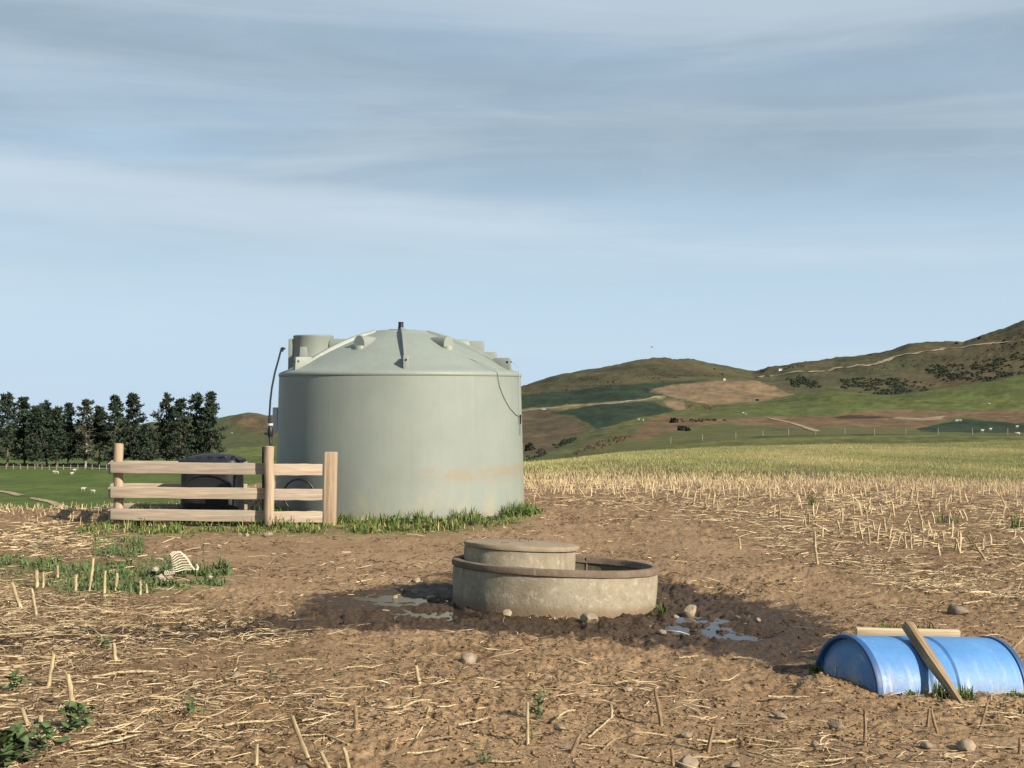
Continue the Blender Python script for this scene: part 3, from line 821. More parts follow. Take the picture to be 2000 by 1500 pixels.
for a in (-28, 44, 116, 188, 260):
    rot = Matrix.Rotation(R(a), 4, 'Z')
    mb = MB(); n = 14; w = 0.088; zc = 2.255
    ring = [(-w, zc - 0.05)] + [(-w * math.cos(math.pi * k / n), zc + 0.115 * math.sin(math.pi * k / n)) for k in range(n + 1)] + [(w, zc - 0.05)]
    vs = []
    for (yy, s_, dz) in ((-1.00, 0.97, 0), (-0.985, 1.0, 0.0), (-0.72, 1.0, -0.005), (-0.40, 0.85, -0.02)):
        for (x, z) in ring: vs.append(rot @ Vector((x * s_, yy, zc + (z - zc) * s_ + dz)))
    k = len(ring); fs = [(j * k + i, j * k + i + 1, (j + 1) * k + i + 1, (j + 1) * k + i) for j in range(3) for i in range(k - 1)]
    fs += [tuple(range(k))[::-1], tuple(3 * k + i for i in range(k))]
    fs += [(0, k, 2 * k - 1, k - 1), (k, 2 * k, 3 * k - 1, 2 * k - 1), (2 * k, 3 * k, 4 * k - 1, 3 * k - 1)]
    mb.add(vs, fs); hood = mb.build('roof_hood', 'tank_plastic', tank, smooth=40)
    mb = MB(); vs = []
    for z in (2.06, 2.215, 2.232):
        s_ = 0.92 if z > 2.22 else 1.0
        for i in range(n + 1):
            t_ = math.pi * i / n; vs.append(rot @ Vector((-0.083 * math.cos(t_) * s_, -0.985 - 0.075 * math.sin(t_) * s_, z)))
        vs.append(rot @ Vector((0, -0.75, z)))
    k = n + 2; fs = [(j * k + i, j * k + (i + 1) % k, (j + 1) * k + (i + 1) % k, (j + 1) * k + i) for j in range(2) for i in range(k)] + [tuple(range(2 * k, 3 * k))]
    mb.add(vs, fs); mb.build('spigot_boss', 'tank_plastic', hood, smooth=40)
# access turret at the back left, its inlet column and the flat walkway moulding behind
tcx, tcy = pol(1.27, -102, 0)[:2]
mb = MB(); mb.lathe([(0.292, 1.95), (0.285, 2.10), (0.275, 2.385), (0.279, 2.392), (0.279, 2.412), (0.262, 2.42), (0.0, 2.425)], 48, (tcx, tcy, 0))
turret = mb.build('access_turret', 'tank_plastic', tank, smooth=35)
mb = MB(); mb.box((tcx - 0.285, tcy - 0.06, 2.13), (0.10, 0.16, 0.48), taper=0.85); mb.build('inlet_column', 'tank_plastic', turret, bevel=0.015, smooth=30)
mb = MB(); mb.box((tcx - 0.09, tcy - 0.285, 2.13), (0.12, 0.09, 0.24), taper=0.75); mb.build('turret_step', 'tank_plastic', turret, bevel=0.01, smooth=30)
mb = MB(); p0 = Vector((tcx + 0.15, tcy + 0.1, 2.20)); p1 = Vector((tcx + 0.98, tcy + 0.15, 2.225)); mid = (p0 + p1) / 2
mb.box(mid, ((p1 - p0).length, 0.30, 0.31)); mb.build('walkway_moulding', 'tank_plastic', turret, bevel=0.02, smooth=30)
mb = MB(); mb.box((0.98, 0.55, 2.20), (0.30, 0.30, 0.30)); mb.build('side_moulding', 'tank_plastic', tank, bevel=0.02, smooth=30)
mb = MB(); mb.box((1.20, 0.42, 2.08), (0.22, 0.26, 0.22)); mb.build('side_step', 'tank_plastic', tank, bevel=0.02, smooth=30)
mb = MB(); mb.lathe([(0.085, 2.47), (0.085, 2.488), (0.040, 2.496), (0.034, 2.575), (0.038, 2.58), (0.038, 2.592), (0.0, 2.594)], 20); mb.build('vent_cap', 'black_plastic', tank, smooth=30)
mb = MB(); mb.box((-0.08, -0.02, 2.484), (0.16, 0.05, 0.014)); mb.build('vent_flap', 'black_plastic', tank)
# gauge cord: two strings hanging to a dark handle on the right side
def wall_pt(deg, z, off=0.012):
    r = float(np.interp(z, [0, 0.15, 0.95, 1.78, 1.84], [1.70, 1.695, 1.672, 1.648, 1.664])) if z < 1.86 else float(np.interp(z, _dz, _dr))
    return pol(r + off, deg, z)
mb = MB()
mb.tube([pol(1.08, 47, 2.165), pol(1.3, 50, 2.06), wall_pt(53, 1.93, .02), wall_pt(54, 1.86, .02), wall_pt(55.5, 1.70), wall_pt(59, 1.55), wall_pt(64, 1.42), wall_pt(70, 1.34), wall_pt(76, 1.305)], 0.0055, 6)
mb.build('gauge_cord', 'cord', tank, smooth=60)
mb = MB(); mb.tube([pol(1.57, 77.5, 2.04), pol(1.66, 77, 1.95), wall_pt(76.5, 1.80, .02), wall_pt(76, 1.30, .02)], 0.0045, 6); mb.build('gauge_cord', 'cord', tank, smooth=60)
mb = MB(); mb.tube([wall_pt(75.8, 1.325, .03), wall_pt(75.8, 1.20, .025)], [0.014, 0.011], 8); mb.tube([wall_pt(75.8, 1.20, .02), wall_pt(75.8, 1.05, .015)], 0.004, 5); mb.build('gauge_handle', 'black_plastic', tank, smooth=50)
mb = MB()
p0 = pol(1.71, -88, 1.25); mb.box(p0, (0.07, 0.10, 0.34)); mb.build('sight_box', 'clear_fitting', tank, bevel=0.01)

# ------------------------------------------------------------------ timber enclosure in front of the pump
fence = empty('rail_fence', (-3.6, 15.9, 0)); tag(fence, 'pale timber rail enclosure of posts and three rails beside the tank', 'fence')
FO = Vector(fence.location)


def rnd_post(x, y, z1, r, seed):
    random.seed(seed)
    mb = MB(); ph = random.random() * 6
    pts = [(0.006 * math.sin(k * 1.7 + ph), 0.006 * math.cos(k * 1.3 + ph), -0.25 + (z1 + 0.25) * k / 8) for k in range(9)]
    rad = [r * (1.06 - 0.012 * k) for k in range(9)]
    mb.tube(pts, rad, 20); mb.tube([(0, 0, z1 - 0.001), (0, 0, z1 + 0.006)], [r * 0.93, r * 0.85], 20)
    return mb.build('post', 'post_wood', fence, Vector((x, y, 0)) - FO, smooth=40)


rnd_post(-4.79, 15.33, 0.995, 0.058, 1); rnd_post(-2.895, 15.02, 0.975, 0.060, 2)
mb = MB(); mb.box((0, 0, 0.325), (0.140, 0.12, 1.15)); o = mb.build('post', 'post_wood', fence, Vector((-2.215, 15.30, 0)) - FO, (0, R(1.2), R(-4)), bevel=0.012, smooth=40)
rnd_post(-5.215, 16.66, 0.83, 0.055, 3); rnd_post(-3.78, 16.66, 0.76, 0.055, 4)


def rail(p0, p1, h=0.135, th=0.045, seed=0):
    random.seed(seed); p0 = Vector(p0); p1 = Vector(p1); L = (p1 - p0).length
    mb = MB(); n = 6; vs = []
    for k in range(n + 1):
        x = -L / 2 + L * k / n; wz = random.uniform(-0.003, 0.003); wy = random.uniform(-0.002, 0.002); hh = h / 2 + random.uniform(-0.002, 0.002)
        for (sy, sz) in ((-1, -1), (1, -1), (1, 1), (-1, 1)): vs.append((x, sy * th / 2 + wy, sz * hh + wz))
    fs = [(i * 4 + k, i * 4 + (k + 1) % 4, (i + 1) * 4 + (k + 1) % 4, (i + 1) * 4 + k) for i in range(n) for k in range(4)] + [(0, 1, 2, 3)[::-1], tuple(n * 4 + k for k in range(4))]
    mb.add(vs, fs)
    d = (p1 - p0).normalized(); yaw = math.atan2(d.y, d.x); pit = -math.asin(d.z)
    return mb.build('rail', 'rail_wood', fence, (p0 + p1) / 2 - FO, (0, pit, yaw), bevel=0.005, smooth=40)


for k, (za, zb) in enumerate(((0.715, 0.705), (0.418, 0.405), (0.150, 0.135))):
    rail((-4.85, 15.235, za), (-2.935, 15.105, zb), 0.135, seed=k)                       # front, left bay: in front of the end post, behind the middle post
    rail((-2.925, 15.10, zb - 0.006), (-2.30, 15.27, zb - 0.02), 0.135, seed=k + 10)      # front, right bay
    rail((-5.19, 16.74, za - 0.068), (-3.52, 16.74, zb - 0.07), 0.135, seed=k + 20)       # back
    rail((-4.875, 15.275, za - 0.015), (-5.285, 16.68, za - 0.06), 0.135, seed=k + 30)       # left side

# ------------------------------------------------------------------ black pump cover inside the enclosure
pump = empty('pump_cover', (-3.815, 16.05, 0)); tag(pump, 'black plastic pump cover with arched front and ribbed lid behind the rails', 'pump cover')


def rsq(w, d, r, z, n=5):
    out = []
    for (cx, cy, a0) in ((w / 2 - r, -d / 2 + r, -90), (w / 2 - r, d / 2 - r, 0), (-w / 2 + r, d / 2 - r, 90), (-w / 2 + r, -d / 2 + r, 180)):
        for k in range(n + 1):
            a = R(a0 + 90 * k / n); out.append((cx + r * math.cos(a), cy + r * math.sin(a), z))
    return out


def loft(mb, rings, cap=True):
    k = len(rings[0]); vs = [p for r_ in rings for p in r_]
    fs = [(j * k + i, j * k + (i + 1) % k, (j + 1) * k + (i + 1) % k, (j + 1) * k + i) for j in range(len(rings) - 1) for i in range(k)]
    if cap: fs += [tuple(range(k))[::-1], tuple((len(rings) - 1) * k + i for i in range(k))]
    mb.add(vs, fs)


mb = MB(); loft(mb, [rsq(0.76, 0.60, 0.15, -0.05), rsq(0.73, 0.58, 0.15, 0.30), rsq(0.72, 0.57, 0.15, 0.735)]); mb.build('body', 'black_plastic', pump, smooth=40)
for z0, hgt, wid in ((0.40, 0.185, 0.30), (0.04, 0.165, 0.30)):
    n = 18
    for rr, nm, mt, y in ((1.0, 'arch_rim', 'black_plastic', -0.318), ):
        mb = MB(); vs = []
        for k in range(n + 1):
            a = math.pi * k / n
            for (s_, yy) in ((1.10, -0.285), (1.08, y), (0.99, y), (0.985, -0.280)):
                vs.append((-wid * s_ * math.cos(a), yy, z0 + hgt * s_ * math.sin(a)))
        fs = [(i * 4 + j, i * 4 + j + 1, (i + 1) * 4 + j + 1, (i + 1) * 4 + j) for i in range(n) for j in range(3)]
        mb.add(vs, fs); mb.build(nm, mt, pump, smooth=40)
    mb = MB(); vs = [(-wid * math.cos(math.pi * k / n), -0.297 + 0.002 * math.sin(math.pi * k / n), z0 + hgt * math.sin(math.pi * k / n)) for k in range(n + 1)]
    mb.add(vs, [tuple(range(n + 1))]); mb.build('arch_recess', 'black_hose', pump)
mb = MB(); loft(mb, [rsq(0.76, 0.62, 0.12, 0.728), rsq(0.77, 0.63, 0.12, 0.738), rsq(0.76, 0.62, 0.12, 0.770), rsq(0.66, 0.52, 0.12, 0.796), rsq(0.40, 0.30, 0.10, 0.832), rsq(0.10, 0.08, 0.03, 0.845)])
lid = mb.build('lid', 'black_plastic', pump, smooth=30)
for x in (-0.25, -0.12, 0.02, 0.14):
    mb = MB(); mb.box((x, -0.05, 0.815 - abs(x) * 0.08), (0.05, 0.40, 0.04)); mb.build('lid_ridge', 'black_plastic', lid, bevel=0.012, smooth=30)
for x in (-0.33, 0.20, 0.33):
    mb = MB(); mb.tube([(x - 0.03, -0.25, 0.775), (x - 0.03, -0.26, 0.815), (x + 0.03, -0.26, 0.82), (x + 0.03, -0.25, 0.775)], 0.011, 8); mb.build('lid_clip', 'black_plastic', lid, smooth=50)

# thin pipe from the post up to the turret
mb = MB(); d_ = [(557, 681, 17.15), (551, 681, 17.12), (548.5, 685, 17.05), (543, 706, 16.85), (537, 727, 16.6), (531, 757, 16.2), (528, 782, 15.9), (526, 817, 15.6), (528, 847, 15.42), (529, 872, 15.34), (528, 930, 15.30), (528, 1030, 15.28)]
pp = [((a - 1000) / F * y, y, EYE - (b - HZ) / F * y) for (a, b, y) in d_]
pipe = empty('water_pipe', (pp[-1][0], pp[-1][1], 0)); tag(pipe, 'thin black water pipe rising from middle fence post to tank turret', 'pipe'); PO = Vector(pipe.location)
mb.tube([Vector(p) - PO for p in pp], 0.013, 10); mb.build('hose', 'black_hose', pipe, smooth=60)
mb = MB(); mb.tube([Vector(pp[7]) - PO, Vector(pp[9]) - PO], 0.020, 10); mb.build('riser', 'black_hose', pipe, smooth=60)
a_ = Vector(pp[8]) - PO
mb = MB(); mb.tube([a_ + Vector((0, 0, .09)), a_ + Vector((0, 0, .05)), a_ + Vector((0, 0, -.02)), a_ + Vector((0, 0, -.05))], [0.020, 0.036, 0.036, 0.020], 12); mb.box(a_ + Vector((-0.035, -0.02, 0.0)), (0.07, 0.02, 0.03)); mb.build('valve', 'black_plastic', pipe, smooth=40)
mb = MB(); mb.tube([a_ + Vector((0, 0, .10)), a_ + Vector((0, 0, .125))], 0.034, 12); mb.build('collar', 'clear_fitting', pipe, smooth=40)
mb = MB(); b_ = Vector(pp[1]) - PO; mb.tube([b_ + Vector((0.02, 0, 0.0)), b_ + Vector((0.0, 0, 0.0)), b_ + Vector((-0.008, 0, -0.04))], 0.024, 10); mb.build('elbow', 'black_plastic', pipe, smooth=40)
mb = MB(); mb.box((0.0, 0.06, 0.46), (0.11, 0.05, 1.02)); mb.build('shaded_strip', 'black_hose', pipe, Vector((-2.955, 15.12, 0)) - PO, bevel=0.004)  # black strip standing in for the shaded pipe and post side

# hose loop leaning against the tank
hx, hy = -2.70, 15.93
mb = MB(); pts = []
for k in range(27):
    a = R(-50 + 280 * k / 26); pts.append((0.205 * math.cos(a), 0.05 - 0.04 * math.cos(a) - 0.03 * math.sin(a), 0.315 + 0.21 * math.sin(a)))
pts = [(0.05, -0.1, 0.03), (0.10, -0.02, 0.08)] + pts + [(-0.02, -0.08, 0.06), (-0.01, -0.25, 0.03)]
mb.tube(pts, 0.014, 8); o = mb.build('hose_loop', 'black_hose', None, (hx, hy, 0), smooth=60); tag(o, 'loop of black hose leaning on the shaded tank behind the rails', 'hose')

# ------------------------------------------------------------------ concrete drinking trough
TRX, TRY, TRR = 0.332, 9.98, 0.825
tilt = Euler((R(-3.3), R(2.5), 0)).to_matrix().to_4x4()
trough = empty('water_trough', (TRX, TRY, -0.045)); tag(trough, 'round grey concrete stock trough with brown rim standing in wet mud', 'trough')
trough.rotation_euler = (R(-3.3), R(2.5), 0)


def wobble(me, amp, sc, seed):
    for v in me.vertices:
        n = mnoise.noise_vector(v.co * sc + Vector((seed, 0, 0))); v.co += Vector((n.x, n.y, n.z * 0.5)) * amp


mb = MB(); mb.lathe([(0.795, -0.12), (0.800, -0.05), (0.803, 0.02), (0.806, 0.12), (0.808, 0.20), (0.806, 0.268)], 120, cap=False)
me = mb.mesh('wall', 45); wobble(me, 0.006, 7, 1); link('wall', me, 'concrete', trough)
mb = MB(); mb.lathe([(0.745, 0.268), (0.808, 0.262), (0.820, 0.268), (0.824, 0.29), (0.820, 0.312), (0.806, 0.319), (0.765, 0.317), (0.755, 0.30)], 120, close=True)
me = mb.mesh('rim', 45); wobble(me, 0.004, 9, 5); link('rim', me, 'concrete_brown', trough)
mb = MB(); mb.lathe([(0.755, 0.30), (0.752, 0.20), (0.74, 0.05), (0.0, 0.045)], 96, cap=False); mb.build('basin', 'slime', trough, smooth=45)
mb = MB(); mb.lathe([(0.755, -0.20), (0.775, -0.10), (0.86, -0.075), (0.90, -0.12), (0.92, -0.2)], 96)
me = mb.mesh('soil_footing', 60); wobble(me, 0.03, 9, 8)
link('soil_footing', me, 'clod', trough)
ICX, ICY = -0.285, 0.07
mb = MB(); mb.lathe([(0.447, 0.05), (0.447, 0.405), (0.440, 0.412), (0.0, 0.412)], 90)
me = mb.mesh('float_chamber', 40); me.transform(Matrix.Translation((ICX, ICY, 0))); wobble(me, 0.004, 8, 3); link('float_chamber', me, 'concrete', trough)
mb = MB(); mb.lathe([(0.445, 0.410), (0.458, 0.413), (0.462, 0.43), (0.455, 0.447), (0.43, 0.452), (0.0, 0.455)], 90)
me = mb.mesh('cover_slab', 40); me.transform(Matrix.Translation((ICX + 0.01, ICY, 0))); wobble(me, 0.005, 9, 9); slab = link('cover_slab', me, 'slab_lid', trough)
hx0, hy0 = ICX + 0.03, ICY + 0.18
mb = MB(); mb.tube([(hx0 - 0.035, hy0, 0.44), (hx0 - 0.033, hy0, 0.47), (hx0 - 0.02, hy0, 0.48), (hx0 + 0.03, hy0, 0.476), (hx0 + 0.04, hy0, 0.465), (hx0 + 0.042, hy0, 0.44)], 0.006, 8); mb.build('lift_handle', 'rust', slab, smooth=60)
mb = MB(); mb.box((ICX - 0.12, ICY - 0.18, 0.4555), (0.065, 0.014, 0.004)); mb.build('lift_slot', 'rust', slab)
mb = MB(); mb.box((0.30, 0.695, 0.22), (0.025, 0.012, 0.19)); mb.build('basin_seam', 'concrete_brown', trough)
mb = MB(); pts = []
for k in range(64):
    a = 2 * math.pi * k / 64; pts.append((0.735 * math.cos(a), 0.735 * math.sin(a), 0.0))
mb.add(pts, [tuple(range(64))]); o = mb.build('trough_water', 'trough_water', None, (TRX, TRY, 0.085)); tag(o, kind='structure'); o['label'] = 'still dark water inside the concrete trough'

# ------------------------------------------------------------------ half-buried blue barrel
ax = Vector((0.943, 0.333, -0.075)).normalized(); BL, BR = 1.02, 0.312
c0 = Vector((1.861, 7.06, -0.068))
barrel = empty('plastic_barrel', c0 + ax * BL / 2); tag(barrel, 'half-buried bright blue plastic barrel lying on its side in the soil', 'barrel')
ey = Vector((0, 0, 1)).cross(ax).normalized(); ez = ax.cross(ey)
BM = Matrix((ax, ey, ez)).transposed().to_4x4()
barrel.rotation_euler = BM.to_euler()


def xlathe(prof, segs=72):   # revolve round local x
    mb = MB(); mb.lathe([(r, x) for (x, r) in prof], segs)
    mb.v = [(z, x, y) for (x, y, z) in mb.v]
    return mb


h = BL / 2
prof = [(-h + 0.030, BR - 0.004), (-h + 0.10, BR), (-h + 0.335, BR), (-h + 0.345, BR - 0.010), (-h + 0.36, BR - 0.012), (-h + 0.372, BR - 0.002), (-h + 0.385, BR + 0.002), (-h + 0.505, BR + 0.002), (-h + 0.52, BR - 0.010), (-h + 0.535, BR - 0.011), (-h + 0.548, BR), (-h + 0.85, BR), (h - 0.10, BR), (h - 0.030, BR - 0.004), (h - 0.02, 0.0)]
xlathe(prof, 90).build('body', 'blue_plastic', barrel, smooth=40)
for sgn in (-1, 1):
    pr = [(sgn * (h - 0.035), BR - 0.006), (sgn * (h - 0.034), BR + 0.006), (sgn * (h - 0.012), BR + 0.007), (sgn * h, BR + 0.002), (sgn * h, BR - 0.014), (sgn * (h - 0.020), BR - 0.020), (sgn * (h - 0.036), BR - 0.022)]
    xlathe(pr, 90).build('chime', 'blue_dark', barrel, smooth=40)
xlathe([(-h + 0.03, BR - 0.02), (-h + 0.026, BR - 0.05), (-h + 0.012, BR - 0.075), (-h + 0.006, 0.10), (-h + 0.006, 0.0)], 72).build('end_cap', 'blue_plastic', barrel, smooth=40)
for k, (y0, z0, y1, z1) in enumerate(((0.10, 0.055, -0.07, 0.055), (0.10, 0.055, 0.10, 0.125))):
    mb = MB(); mb.tube([(-h + 0.004, y0, z0), (-h + 0.004, y1, z1)], 0.004, 6); mb.build('moulded_line', 'clear_fitting', barrel)
# plank behind it and stake lying over it
def plank(name, p0, p1, w, th, mat, label, cat, roll=0.0, taper=1.0):
    p0 = Vector(p0); p1 = Vector(p1); d = (p1 - p0); L = d.length; d.normalize()
    s_ = d.cross(Vector((0, 0, 1))).normalized(); n_ = s_.cross(d)
    Mx = Matrix((d, s_, n_)).transposed().to_4x4() @ Matrix.Rotation(roll, 4, 'X')
    mb = MB(); n = 7; vs = []
    for k in range(n + 1):
        x = -L / 2 + L * k / n; tf = 1 + (taper - 1) * max(0, (k / n - 0.55) / 0.45)
        for (sy, sz) in ((-1, -1), (1, -1), (1, 1), (-1, 1)): vs.append((x, sy * w / 2 * tf + random.uniform(-.0015, .0015), sz * th / 2 * (0.4 + 0.6 * tf) + random.uniform(-.0015, .0015)))
    fs = [(i * 4 + k, i * 4 + (k + 1) % 4, (i + 1) * 4 + (k + 1) % 4, (i + 1) * 4 + k) for i in range(n) for k in range(4)] + [(0, 1, 2, 3)[::-1], tuple(n * 4 + k for k in range(4))]
    mb.add(vs, fs); o = mb.build(name, mat, None, (p0 + p1) / 2, Mx.to_euler(), smooth=40, bevel=0.003); tag(o, label, cat)
    return o


plank('wooden_plank', (2.035, 7.46, 0.150), (2.645, 7.46, 0.135), 0.035, 0.14, 'plank_wood', 'pale straight plank standing on edge behind the blue barrel', 'plank', R(12))
plank('wooden_stake', (2.243, 7.15, 0.292), (2.378, 6.665, -0.045), 0.056, 0.052, 'old_wood', 'weathered grey wooden stake leaning across the blue barrel', 'stake', R(-12), 0.35)

# ------------------------------------------------------------------ stones
def stone(px, py, wpx, label, hgt=0.6, dep=0.8, mat='stone', dz=0.0, seed=None):
    X, Y = gpt(px, py); zg = gz_soft(X, Y)
    X, Y = gpt(px, py, zg); s = wpx / F * Y * 0.56
    sd = int(px * 7 + py) if seed is None else seed
    random.seed(sd)
    bm = bmesh.new(); bmesh.ops.create_icosphere(bm, subdivisions=3, radius=1.0)
    cuts = [(Vector((random.gauss(0, 1), random.gauss(0, 1), random.gauss(0, .8))).normalized(), random.uniform(0.55, 0.88)) for _ in range(7)]
    for v in bm.verts:
        for (nv, dd) in cuts:
            q = v.co.dot(nv) - dd
            if q > 0: v.co -= nv * q * 0.9
        v.co += mnoise.noise_vector(v.co * 1.8 + Vector((sd, 0, 0))) * 0.10 + mnoise.noise_vector(v.co * 5 + Vector((sd, 3, 0))) * 0.03
        v.co = Vector((v.co.x * s, v.co.y * s * dep, v.co.z * s * hgt))
    me = bpy.data.meshes.new('stone'); bm.to_mesh(me); bm.free(); me.shade_smooth(); me.set_sharp_from_angle(angle=R(32))
    o = link('stone', me, mat, None, (X, Y + s * 0.3, zg + s * hgt * 0.32 + dz), (random.uniform(-.2, .2), random.uniform(-.2, .2), random.uniform(0, 6)))
    tag(o, label, 'stone')


STONES = [
    (990, 1202, 21, 'rounded pale stone at the foot of the trough near its left', .75, .8),
    (1151, 1216, 40, 'largest pale angular block lying against the front of the trough', .62, .8),
    (1350, 1201, 25, 'pointed pale stone standing in the right puddle', 1.1, .7),
    (1321, 1207, 15, 'small reddish stone at the left edge of the right puddle', .6, .8),
    (1294, 1240, 42, 'long flat stone in mud below the right puddle', .30, .5),
    (1343, 1143, 22, 'stone on dark mud edge just behind right puddle', .55, .7),
    (814, 1136, 17, 'pale stone at the tip of the trough shadow', .75, .8),
    (787, 1155, 13, 'upper left pebble of the cluster in the left puddle mud', .8, .8),
    (810, 1158, 15, 'pebble beside the puddle nearest below the trough shadow', .6, .8),
    (772, 1169, 13, 'lone pebble standing in the left puddle', .7, .8),
    (842, 1170, 23, 'flat pale stone right of the left puddle', .45, .6),
    (753, 1193, 14, 'thin flat pale chip in the mud below the left puddle', .25, .6),
    (937, 1187, 10, 'tiny pale stone touching the shaded left foot of the trough', .9, .8),
    (915, 1293, 36, 'pale wedge stone alone on dry soil below the trough', .65, .8),
    (744, 1342, 18, 'half-sunk smooth stone left of the lone wedge stone', .45, .8),
    (1456, 1224, 11, 'small upright pebble right of the right puddle', .9, .8),
    (1481, 1212, 12, 'small brown pebble farthest right on the wet mud', .6, .8),
    (1225, 1349, 22, 'pale flat stone beside a lying stalk in the middle foreground', .4, .8),
    (1372, 1334, 11, 'little notched pebble on dry soil left of the barrel', .9, .8),
    (1523, 1404, 36, 'long smooth oval stone left of the standing brown stake stub', .45, .5),
    (1343, 1439, 29, 'smooth buff stone in the bottom middle foreground', .5, .8),
    (1345, 1497, 38, 'big brown stone at the bottom edge right of centre', .75, .8),
    (1433, 1499, 29, 'yellowish stone cut off by the bottom edge', .5, .8),
    (1097, 1426, 22, 'half-buried brown stone beside a bent lying stalk', .5, .8),
    (1592, 1456, 20, 'small pale stone in clods left of the brown stake stub', .6, .8),
    (1635, 1424, 40, 'long curved buff stone touching the brown stake stub', .45, .5),
    (1889, 1467, 42, 'large pale rounded stone near the bottom right corner', .7, .8),
    (1811, 1460, 29, 'dull brown stone left of the large bottom right stone', .5, .7),
    (1978, 1464, 22, 'pale stone at the right edge of the foreground', .5, .8),
    (523, 1047, 21, 'pale stone at the foot of the middle fence post', .6, .8),
    (481, 1047, 11, 'tiny white pebble in grass left of the middle fence post', .7, .8),
    (468, 1046, 10, 'leftmost tiny pebble in the grass strip below the rails', .7, .8),
    (390, 1212, 15, 'rounded grey stone on dark soil below the bones', .6, .8),
    (460, 1325, 22, 'pale stone with a hollow on the left foreground soil', .7, .7),
    (105, 1361, 13, 'small triangular stone among stalks at left', .9, .6)]
for s_ in STONES: stone(*s_)
stone(1873, 1200, 37, 'dark round rock on the straw strewn soil behind the barrel', .75, .9, 'stone_dark')
stone(1575, 1318, 16, 'pale lump of soil crust beside the shaded barrel end', .7, .8)

# ------------------------------------------------------------------ bones in the weeds
bx, by = gpt(345, 1130); bz = gz_soft(bx, by)
sk = empty('animal_skeleton', (bx, by, bz)); tag(sk, 'bleached white rib cage and scattered bones lying in green weeds', 'skeleton')
def bpx(px, py, dy=0.0): Y = by + dy; return Vector(((px - 1000) / F * Y - bx, dy, EYE - (py - HZ) / F * Y - bz))
spine = [bpx(346, 1078, .02), bpx(352, 1079, .03), bpx(360, 1086, .05), bpx(367, 1095, .06), bpx(373, 1105, .06), bpx(380, 1113, .07)]
mb = MB(); mb.tube(spine, [0.009, 0.012, 0.013, 0.013, 0.012, 0.009], 8, jitter=0.2); mb.build('spine', 'bone', sk, smooth=60)
for k in range(10):
    t_ = k / 9
    i = min(int(t_ * 4.9), 4); f_ = t_ * 4.9 - i
    p0 = spine[i].lerp(spine[min(i + 1, 5)], min(1, f_))
    p3 = bpx(335.5 + 2 * t_ - 6 * t_ * t_, 1088 + 31 * t_, -0.06 - 0.04 * t_)
    mid = (p0 + p3) / 2 + Vector((-0.012, -0.10, 0.012))
    q1 = p0.lerp(mid, 0.5) + Vector((0, -0.03, 0.016)); q2 = mid.lerp(p3, 0.5) + Vector((-0.012, -0.012, 0.003))
    mb = MB(); mb.tube([p0, q1, mid, q2, p3], [0.005, 0.0052, 0.005, 0.0046, 0.0035], 6); mb.build('rib', 'bone', sk, smooth=60)
for k in range(6):
    p0 = bpx(343 - k * 4.0, 1109 + k * 1.2, -0.07); p1 = bpx(340 - k * 3.0, 1121 + k * 0.6, -0.12)
    mb = MB(); mb.tube([p0, (p0 + p1) / 2 + Vector((-0.006, -0.02, 0)), p1], 0.0055, 6); mb.build('rib', 'bone', sk, smooth=60)
mb = MB(); mb.tube([bpx(307, 1092, .02), bpx(312, 1091, .0), bpx(319, 1093, -.01), bpx(321, 1097, -.01)], [0.012, 0.007, 0.008, 0.014], 8); mb.build('leg_bone', 'bone', sk, smooth=60)
mb = MB(); mb.tube([bpx(384, 1103, .0), bpx(387, 1108, -.02), bpx(384, 1114, -.03)], [0.007, 0.010, 0.012], 8); mb.build('pelvis_bone', 'bone', sk, smooth=60)
for (a, b, s_) in ((303, 1112, .035), (313, 1128, .04), (322, 1133, .035), (333, 1128, .03), (410, 1127, .025)):
    bm = bmesh.new(); bmesh.ops.create_icosphere(bm, subdivisions=2, radius=s_)
    for v in bm.verts: v.co += mnoise.noise_vector(v.co * 40 + Vector((a, b, 0))) * s_ * 0.5; v.co.z *= 0.65
    me = bpy.data.meshes.new('wool_tuft'); bm.to_mesh(me); bm.free(); link('wool_tuft', me, 'wool', sk, bpx(a, b, -.10))

# ------------------------------------------------------------------ cut stalks that stand or lean near the viewer
def px3(px, py, Y): return Vector(((px - 1000) / F * Y, Y, EYE - (py - HZ) / F * Y))


def stub(bx_, by_, tx_, ty_, wpx, label, mat='stalk_pale', lean=0.0, split=True):
    X, Y = gpt(bx_, by_); zg = gz_soft(X, Y); X, Y = gpt(bx_, by_, zg)
    p0 = Vector((X, Y, zg - 0.03)); p1 = px3(tx_, ty_, Y + lean); r = wpx / F * Y / 2
    random.seed(int(bx_ * 3 + by_)); d = p1 - p0; L = d.length
    o = empty('cut_stalk', (X, Y, zg)); tag(o, label, 'stalk', 'cut crop stalks standing in the soil')
    mb = MB(); n = 6; pts = []; rad = []
    for k in range(n + 1):
        f_ = k / n; pts.append(p0 + d * f_ + Vector((random.uniform(-1, 1), random.uniform(-1, 1), 0)) * r * 0.25 - Vector((X, Y, zg))); rad.append(r * (1.0 - 0.16 * f_) * (1.15 if k in (2, 4) else 1))
    mb.tube(pts, rad, 8, jitter=0.10); mb.build('stem', mat, o, smooth=50)
    if split:   # torn sliver at the cut
        mb = MB(); a = pts[-1]; mb.tube([a - d.normalized() * r, a + d.normalized() * r * random.uniform(0.6, 1.8) + Vector((random.uniform(-1, 1) * r * 1.2, 0, 0))], [r * 0.35, r * 0.10], 4); mb.build('torn_tip', mat, o)
    return o


